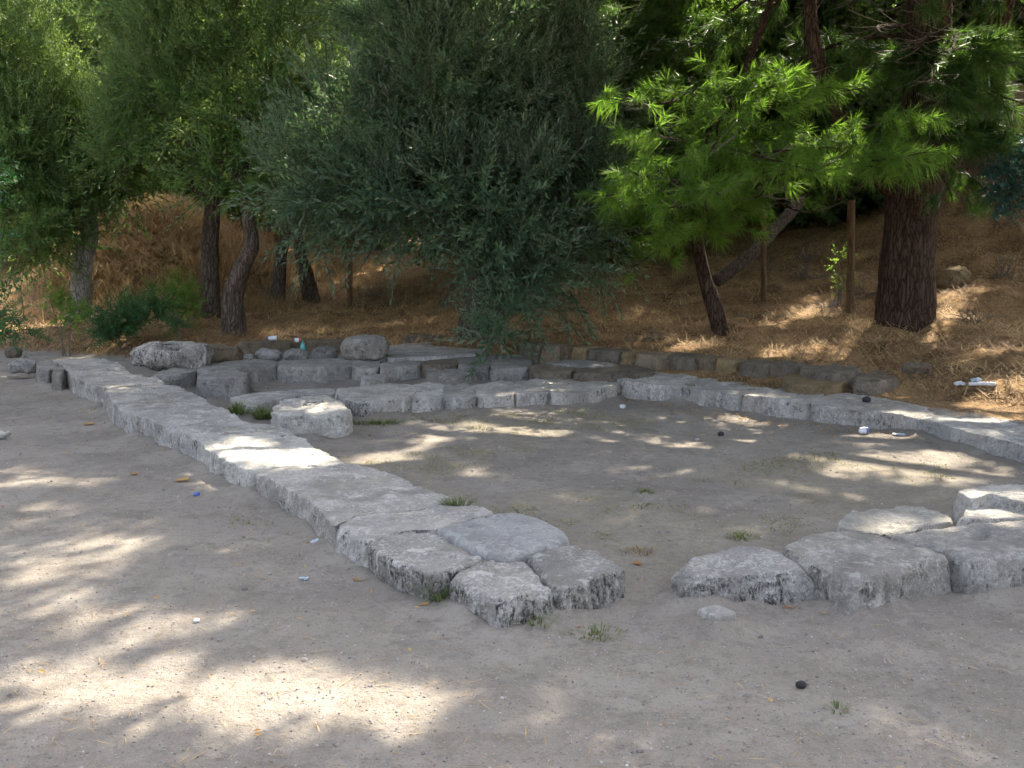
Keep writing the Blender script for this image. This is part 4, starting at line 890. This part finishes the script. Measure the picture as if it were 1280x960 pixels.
grass('green grass tuft touching the ring marked stone', 328, 524, (.08, .06), 220, .14, seed=6)
grass('low grass at the foot of the protruding dark block', 280, 492, (.2, .05), 200, .06, seed=7)
grass('green grass at the foot of the long smooth back block', 405, 474, (.16, .05), 200, .07, seed=8)
grass('low sunlit grass patch in the courtyard behind the low rough block', 925, 672, (.10, .08), 140, .03, seed=9)
grass('flat dark green grass patch near the courtyard middle', 806, 615, (.09, .07), 110, .026, seed=10)
grass('thin grass at the foot of the rough dark ended block', 470, 530, (.3, .1), 300, .05, seed=11)
grass('tiny lone grass tuft on bare dirt by the round dark cone', 1045, 888, (.04, .04), 40, .03, seed=12)
grass('dry bent grass clump on the bare dirt right of the near corner', 800, 690, (.1, .08), 90, .035, 'straw', seed=13)
# sparse turf in the court
r = np.random.default_rng(31); q = np.column_stack([r.uniform(-1.6, 3.6, 60000), r.uniform(4.2, 9.4, 60000), np.zeros(60000)])
k = (fbm(q * .9, 40, 3) > .15) & (fbm(q * 4, 44, 3) > .3) & (sdist(RWALL, q[:, 0], q[:, 1]) < -.4) & (q[:, 0] > -3.4 + .35 * (9.4 - q[:, 1]) + .4); q = q[k]; q[:, 2] = hz(q[:, 0], q[:, 1]) - .003
V, F = blades(q, r.uniform(.008, .026, len(q)), np.full(len(q), .0055), 1.4, 4)
tag(mesh('sparse_turf', V, F, M['turf'], smooth=False, var=np.repeat(r.uniform(0, 1, len(q)), 5)), 'thin worn turf scattered over the courtyard dirt', 'grass', kind='stuff')
# dry grass on the mound and around the path
def patch(spots, seed):
    r = np.random.default_rng(seed); out = []
    for (u, v), (rx, ry), n in spots:
        c = gnd(u, v); q = r.normal(size=(n, 2)) * [rx, ry]; out.append(np.column_stack([c[0] + q[:, 0], c[1] + q[:, 1]]))
    q = np.concatenate(out); return np.column_stack([q, hz(q[:, 0], q[:, 1]) - .02]), r
P, r = patch([((200, 330), (.9, .8), 5000), ((160, 310), (.7, .7), 3500), ((225, 290), (.8, .8), 4500), ((260, 300), (.5, .7), 1800), ((330, 330), (.6, 1), 1800), ((130, 330), (.4, .7), 1600)], 55)
V, F = blades(P, r.uniform(.15, .6, len(P)), np.full(len(P), .010), 1.5, 5)
tag(mesh('dry_grass', V, F, M['straw'], smooth=False, var=np.repeat(np.clip(.4 + .5 * fbm(P * 1.2, 3, 2) + r.normal(size=len(P)) * .2, 0, 1), 5)), 'tall dry straw grass covering the mound under the left olives', 'dry grass', kind='stuff')
P, r = patch([((462, 310), (.12, .3), 700), ((400, 330), (.9, .8), 2500), ((360, 300), (.5, .8), 1800), ((530, 360), (.8, .6), 1200), ((290, 390), (.8, .3), 700), ((330, 390), (.25, .25), 900)], 56)
V, F = blades(P, r.uniform(.1, .38, len(P)), np.full(len(P), .009), .9, 6)
tag(mesh('path_straw', V, F, M['straw'], smooth=False, var=np.repeat(r.uniform(0, 1, len(P)), 5)), 'low dry straw beside the sunlit path behind the olives', 'dry grass', kind='stuff')
# needle litter
r = np.random.default_rng(61); n = 90000
q = np.column_stack([r.uniform(-9, 8.5, n), r.uniform(7, 19, n)]); d = sdist(TOE, q[:, 0], q[:, 1]); q = q[(d > -.05) & (np.abs(q[:, 0]) < .56 * q[:, 1] + .3)]
z = hz(q[:, 0], q[:, 1]); n = len(q); th = r.uniform(0, np.pi, n); l = r.uniform(.06, .2, n); tz = r.uniform(-.1, .7, n)
dv = np.column_stack([np.cos(th), np.sin(th), tz]) * l[:, None] / 2; s = np.column_stack([-np.sin(th), np.cos(th), 0 * th]) * r.uniform(.002, .0075, n)[:, None]
C = np.column_stack([q, z + .008 + np.abs(dv[:, 2])])
V = np.stack([C - dv, C + s, C + dv, C - s], 1).reshape(-1, 3); F = np.arange(n * 4).reshape(-1, 4)
tag(mesh('needle_litter', V, F, M['litter'], smooth=False, var=np.repeat(np.clip(r.uniform(0, 1, n) * .7 + .45 * fbm(C * 1.6, 21, 3), 0, 1), 4)), 'brown fallen pine needles and straw covering the bank', 'litter', kind='stuff')
# fallen leaves along the wall feet
def leaves(P, s, seed):
    r = np.random.default_rng(seed); n = len(P); D = r.normal(size=(n, 3)) * [1, 1, .25]; Mx = frames(D, r.normal(size=n) * .35)
    t = np.array([[0, 0, -.5], [.22, .06, -.1], [0, .0, .5], [-.22, .06, -.1]]); V, F = spread(t, np.array([[0, 1, 2, 3]]), P, Mx, s); return V, F
r = np.random.default_rng(71); pp = []
for (ax, ay), (bx_, by_), n, w in [((1.0, 9.75), (1.73, 8.9), 160, .15), ((1.73, 8.85), (3.3, 7.75), 420, .16), ((3.2, 7.7), (3.9, 6.9), 120, .12), ((-1.1, 8.85), (1.0, 9.6), 160, .14), ((-4.6, 10.6), (-2.9, 8.2), 260, .35), ((-2.9, 8.2), (-.5, 4.4), 160, .35), ((.9, 4.55), (1.35, 4.25), 60, .1)]:
    t = r.uniform(0, 1, n); a0 = np.array([ax, ay]); b0 = np.array([bx_, by_]); pp.append(a0 + (b0 - a0) * t[:, None] + r.normal(size=(n, 2)) * w)
pp.append(np.column_stack([r.uniform(-5, 3.5, 350), r.uniform(3, 10, 350)]))
OL_ = OP[r.integers(0, len(OP), 900)]; pp.append(OL_[:, :2] + r.normal(size=(900, 2)) * .05)
q = np.concatenate(pp); P = np.column_stack([q, hz(q[:, 0], q[:, 1]) + .012]); V, F = leaves(P, r.uniform(.012, .034, len(P)), 7)
tag(mesh('leaf_litter', V, F, M['rust'], smooth=False, var=np.repeat(r.uniform(0, 1, len(P)), 4)), 'small dead leaves and bits scattered along the wall feet', 'leaf litter', kind='stuff')
r = np.random.default_rng(77); n = 1800; y = 2.4 + 8 * r.uniform(0, 1, n) ** 1.5; x = r.uniform(-.58, .58, n) * y; th = r.uniform(0, 6.28, n)
C = np.column_stack([x, y, hz(x, y) + .006]); dv = np.column_stack([np.cos(th), np.sin(th), .05 * r.normal(size=n)]) * r.uniform(.012, .05, n)[:, None]; q_ = np.column_stack([-np.sin(th), np.cos(th), 0 * th]) * .0016
mesh_v = np.stack([C - dv, C + q_, C + dv, C - q_], 1).reshape(-1, 3)
tag(mesh('straw_bits', mesh_v, np.arange(n * 4).reshape(-1, 4), M['litter'], smooth=False, var=np.repeat(r.uniform(0, 1, n), 4)), 'short straw bits and needles strewn over the packed dirt', 'litter', kind='stuff')
# gravel
V1, F1 = ICO1; r = np.random.default_rng(81); n = 22000
y = 2.2 + 9.5 * r.uniform(0, 1, n) ** 1.9; x = r.uniform(-.58, .58, n) * y
k = sdist(TOE, x, y) < 0; x, y = x[k], y[k]; n = len(x)
sz = .0022 + .0045 * r.uniform(0, 1, n) ** 4 + .0004 * y * r.uniform(0, 1, n)
sz = np.where(r.uniform(0, 1, n) < .012, sz * r.uniform(1.5, 3.2, n), sz)
P = np.column_stack([x, y, hz(x, y) + sz * .2]); V, F = spread(V1 * [1, .8, .6], F1, P, frames(r.normal(size=(n, 3)) * [.3, .3, 0] + [0, 0, 1], r.uniform(0, 6, n)), sz)
tag(mesh('gravel', V, F, M['pebble'], smooth=False, var=np.repeat(np.clip(r.normal(.38, .25, n), 0, 1), len(V1))), 'fine loose gravel scattered over the packed dirt', 'gravel', kind='stuff')

# ------------------------------------------------------------------ small single things
def dead_leaf(label, px, py, size, tint, seed, z=None):
    g0 = gnd(px, py) if z is None else on(px, py, z); r = np.random.default_rng(seed); L = size
    u = np.linspace(-1, 1, 9); V = []; 
    for a_ in u:
        w = .34 * (1 - a_ * a_) ** .7 * (1 + .15 * math.sin(a_ * 9 + seed))
        V += [(a_ * .5, -w, .10 * a_ * a_ + .12 * w), (a_ * .5, 0, .08 * a_ * a_), (a_ * .5, w, .10 * a_ * a_ + .18 * w)]
    V = np.array(V) * L; F = [[3 * i + j, 3 * i + 3 + j, 3 * i + 4 + j, 3 * i + 1 + j] for i in range(8) for j in (0, 1)]
    th = r.uniform(0, 6.28); c, s = math.cos(th), math.sin(th); V[:, :2] = np.stack([V[:, 0] * c - V[:, 1] * s, V[:, 0] * s + V[:, 1] * c], 1)
    tag(mesh('dead_leaf', V + g0 + [0, 0, .006], np.array(F), M['rust'], loc=g0, var=np.full(len(V), tint)), label, 'leaf', 'single fallen leaves')
for a_ in [('orange curled leaf right of the short end block', 797, 707, .06, .2), ('yellow brown leaf under the undercut bulging block', 530, 758, .05, .8), ('brown curled leaf below the grassy wall block', 450, 727, .07, .35), ('yellow leaf on the dirt below the wall, third block from the corner', 360, 652, .06, .95),
           ('tan leaf pair at the foot of the block nearer than the sunlit one', 327, 629, .08, .6), ('pale tan leaf at the foot of the sunlit block', 228, 602, .11, .9), ('orange leaf on the dirt left of the sunlit block', 168, 594, .07, .35), ('tan leaf on the open dirt at left, largest there', 111, 531, .1, .8), ('yellow leaf under the far end block', 80, 487, .08, 1.0), ('yellow bit lying in the courtyard left of the dark cone', 878, 545, .05, 1.0), ('orange scrap of leaf beside the low grass before the end block', 722, 786, .03, .2)]:
    dead_leaf(a_[0], a_[1], a_[2], a_[3], a_[4], int(a_[1]))
def cone_thing(label, px, py, s, z=None):
    g0 = gnd(px, py) if z is None else on(px, py, z); V, F = ICO4
    P = V * [1.25, .95, .9]; P *= (1 + .16 * np.sin(np.arctan2(P[:, 1], P[:, 2]) * 8 + P[:, 0] * 9) * np.cos(P[:, 0] * 9))[:, None]
    tag(mesh('pine_cone', P * s / 2 + g0 + [0, 0, s * .42], F, M['cone'], loc=g0), label, 'pine cone', 'dark pine cones on the ground')
M['cone'] = plain('dark_cone', (.035, .03, .032), .8)
cone_thing('dark pine cone lying on top of the right courtyard wall', 1083, 503, .058, .165)
cone_thing('dark pine cone on the courtyard dirt before the right wall', 901, 545, .04)
cone_thing('dark round cone on the dirt at bottom right', 1001, 861, .03)
def crumple(label, name, cat, px, py, sx, sy, szz, mats, seed, z=None, group=None):
    g0 = gnd(px, py) if z is None else on(px, py, z); V, F = ICO4; U = np.sign(V) * np.abs(V) ** .55
    P = U * [sx / 2, sy / 2, szz / 2]; P = P + vec(P * (3.2 / sx), seed, 2) * sx * .12; P[:, 2] -= P[:, 2].min()
    mi = (np.mean(P[F][:, :, 0], 1) > sx * .12).astype(int) if len(mats) > 1 else None
    tag(mesh(name, P + g0, F, mats, loc=g0, smooth=False, mi=mi), label, cat, group)
wht, blu, pal, grn, red = plain('white_paper', (.75, .76, .78), .5), plain('blue_print', (.10, .16, .45), .4), plain('pale_blue_plastic', (.50, .58, .66), .4), plain('turquoise_glass', (.10, .42, .38), .2), plain('red_print', (.5, .12, .08), .4)
crumple('crumpled white and blue wrapper at the foot of the right courtyard wall', 'wrapper', 'litter', 1080, 543, .075, .05, .05, [wht, blu], 1)
crumple('scrap of pale plastic at the foot of the smooth straight right block', 'plastic_scrap', 'litter', 1124, 545, .09, .05, .015, [pal], 2)
crumple('small bright blue bottle cap on the dirt left of the wall', 'bottle_cap', 'litter', 246, 620, .035, .03, .02, [blu], 3)
crumple('flattened pale blue plastic strip on the dirt left of the wall', 'plastic_strip', 'litter', 380, 725, .045, .018, .008, [pal], 4)
crumple('crushed clear plastic scrap at the foot of the left wall', 'plastic_scrap', 'litter', 395, 681, .05, .035, .02, [pal], 5)
crumple('small white paper scrap in the sunlit patch at bottom left', 'paper_scrap', 'litter', 246, 778, .022, .02, .012, [wht], 6)
crumple('crumpled white and red packet on the dark kerb left of the round boulder', 'packet', 'litter', 373, 428, .085, .065, .05, [wht, red], 7, .265)
crumple('white pebble lying at the foot of the longest courtyard far wall block', 'white_pebble', 'pebble', 778, 511, .05, .04, .035, [wht], 8)
crumple('pale stone half cut by the left picture edge', 'pale_stone', 'stone', 2, 549, .13, .1, .05, [M['white']], 9)
# cup
g0 = on(341, 426, .265); axx = np.array([1, .1, 0.0]); V, F = tube([g0 + [-.05, 0, .03], g0 + [-.015, 0, .031], g0 + [.05, .01, .034]], [.025, .027, .033], 14)
root = empty('paper_cup', g0); tag(root, 'white paper cup with a blue base lying on the dark kerb', 'cup')
child('cup_wall', V, F, wht, root); V, F = tube([g0 + [-.068, 0, .03], g0 + [-.06, 0, .03], g0 + [-.049, 0, .03]], [.024, .0255, .026], 14); child('cup_base', V, F, blu, root)
g0 = on(379, 441, .17); root = empty('glass_bottle', g0); tag(root, 'small turquoise bottle standing among the rubble', 'bottle')
V, F = tube([g0, g0 + [0, 0, .06], g0 + [0, 0, .10], g0 + [0, 0, .12]], [.035, .036, .025, .013], 14); child('bottle_body', V, F, grn, root)
V, F = tube([g0 + [0, 0, .12], g0 + [0, 0, .14], g0 + [0, 0, .155]], [.0125, .0125, .014], 10); child('bottle_neck', V, F, grn, root)
a0, a1 = gnd(1211, 484), gnd(1244, 484); V, F = tube([a0 + [0, 0, .02], (a0 + a1) / 2 + [0, 0, .024], a1 + [0, 0, .02]], [.018, .018, .018], 10)
tag(mesh('plastic_pipe', V, F, wht, loc=a0), 'short white plastic pipe lying on the needles at right', 'pipe')
crumple('white plastic scrap left of the white pipe', 'plastic_scrap', 'litter', 1199, 484, .09, .05, .03, [wht], 12)
crumple('thin white crumpled scrap behind the white pipe', 'plastic_scrap', 'litter', 1219, 478, .1, .05, .03, [pal], 13)
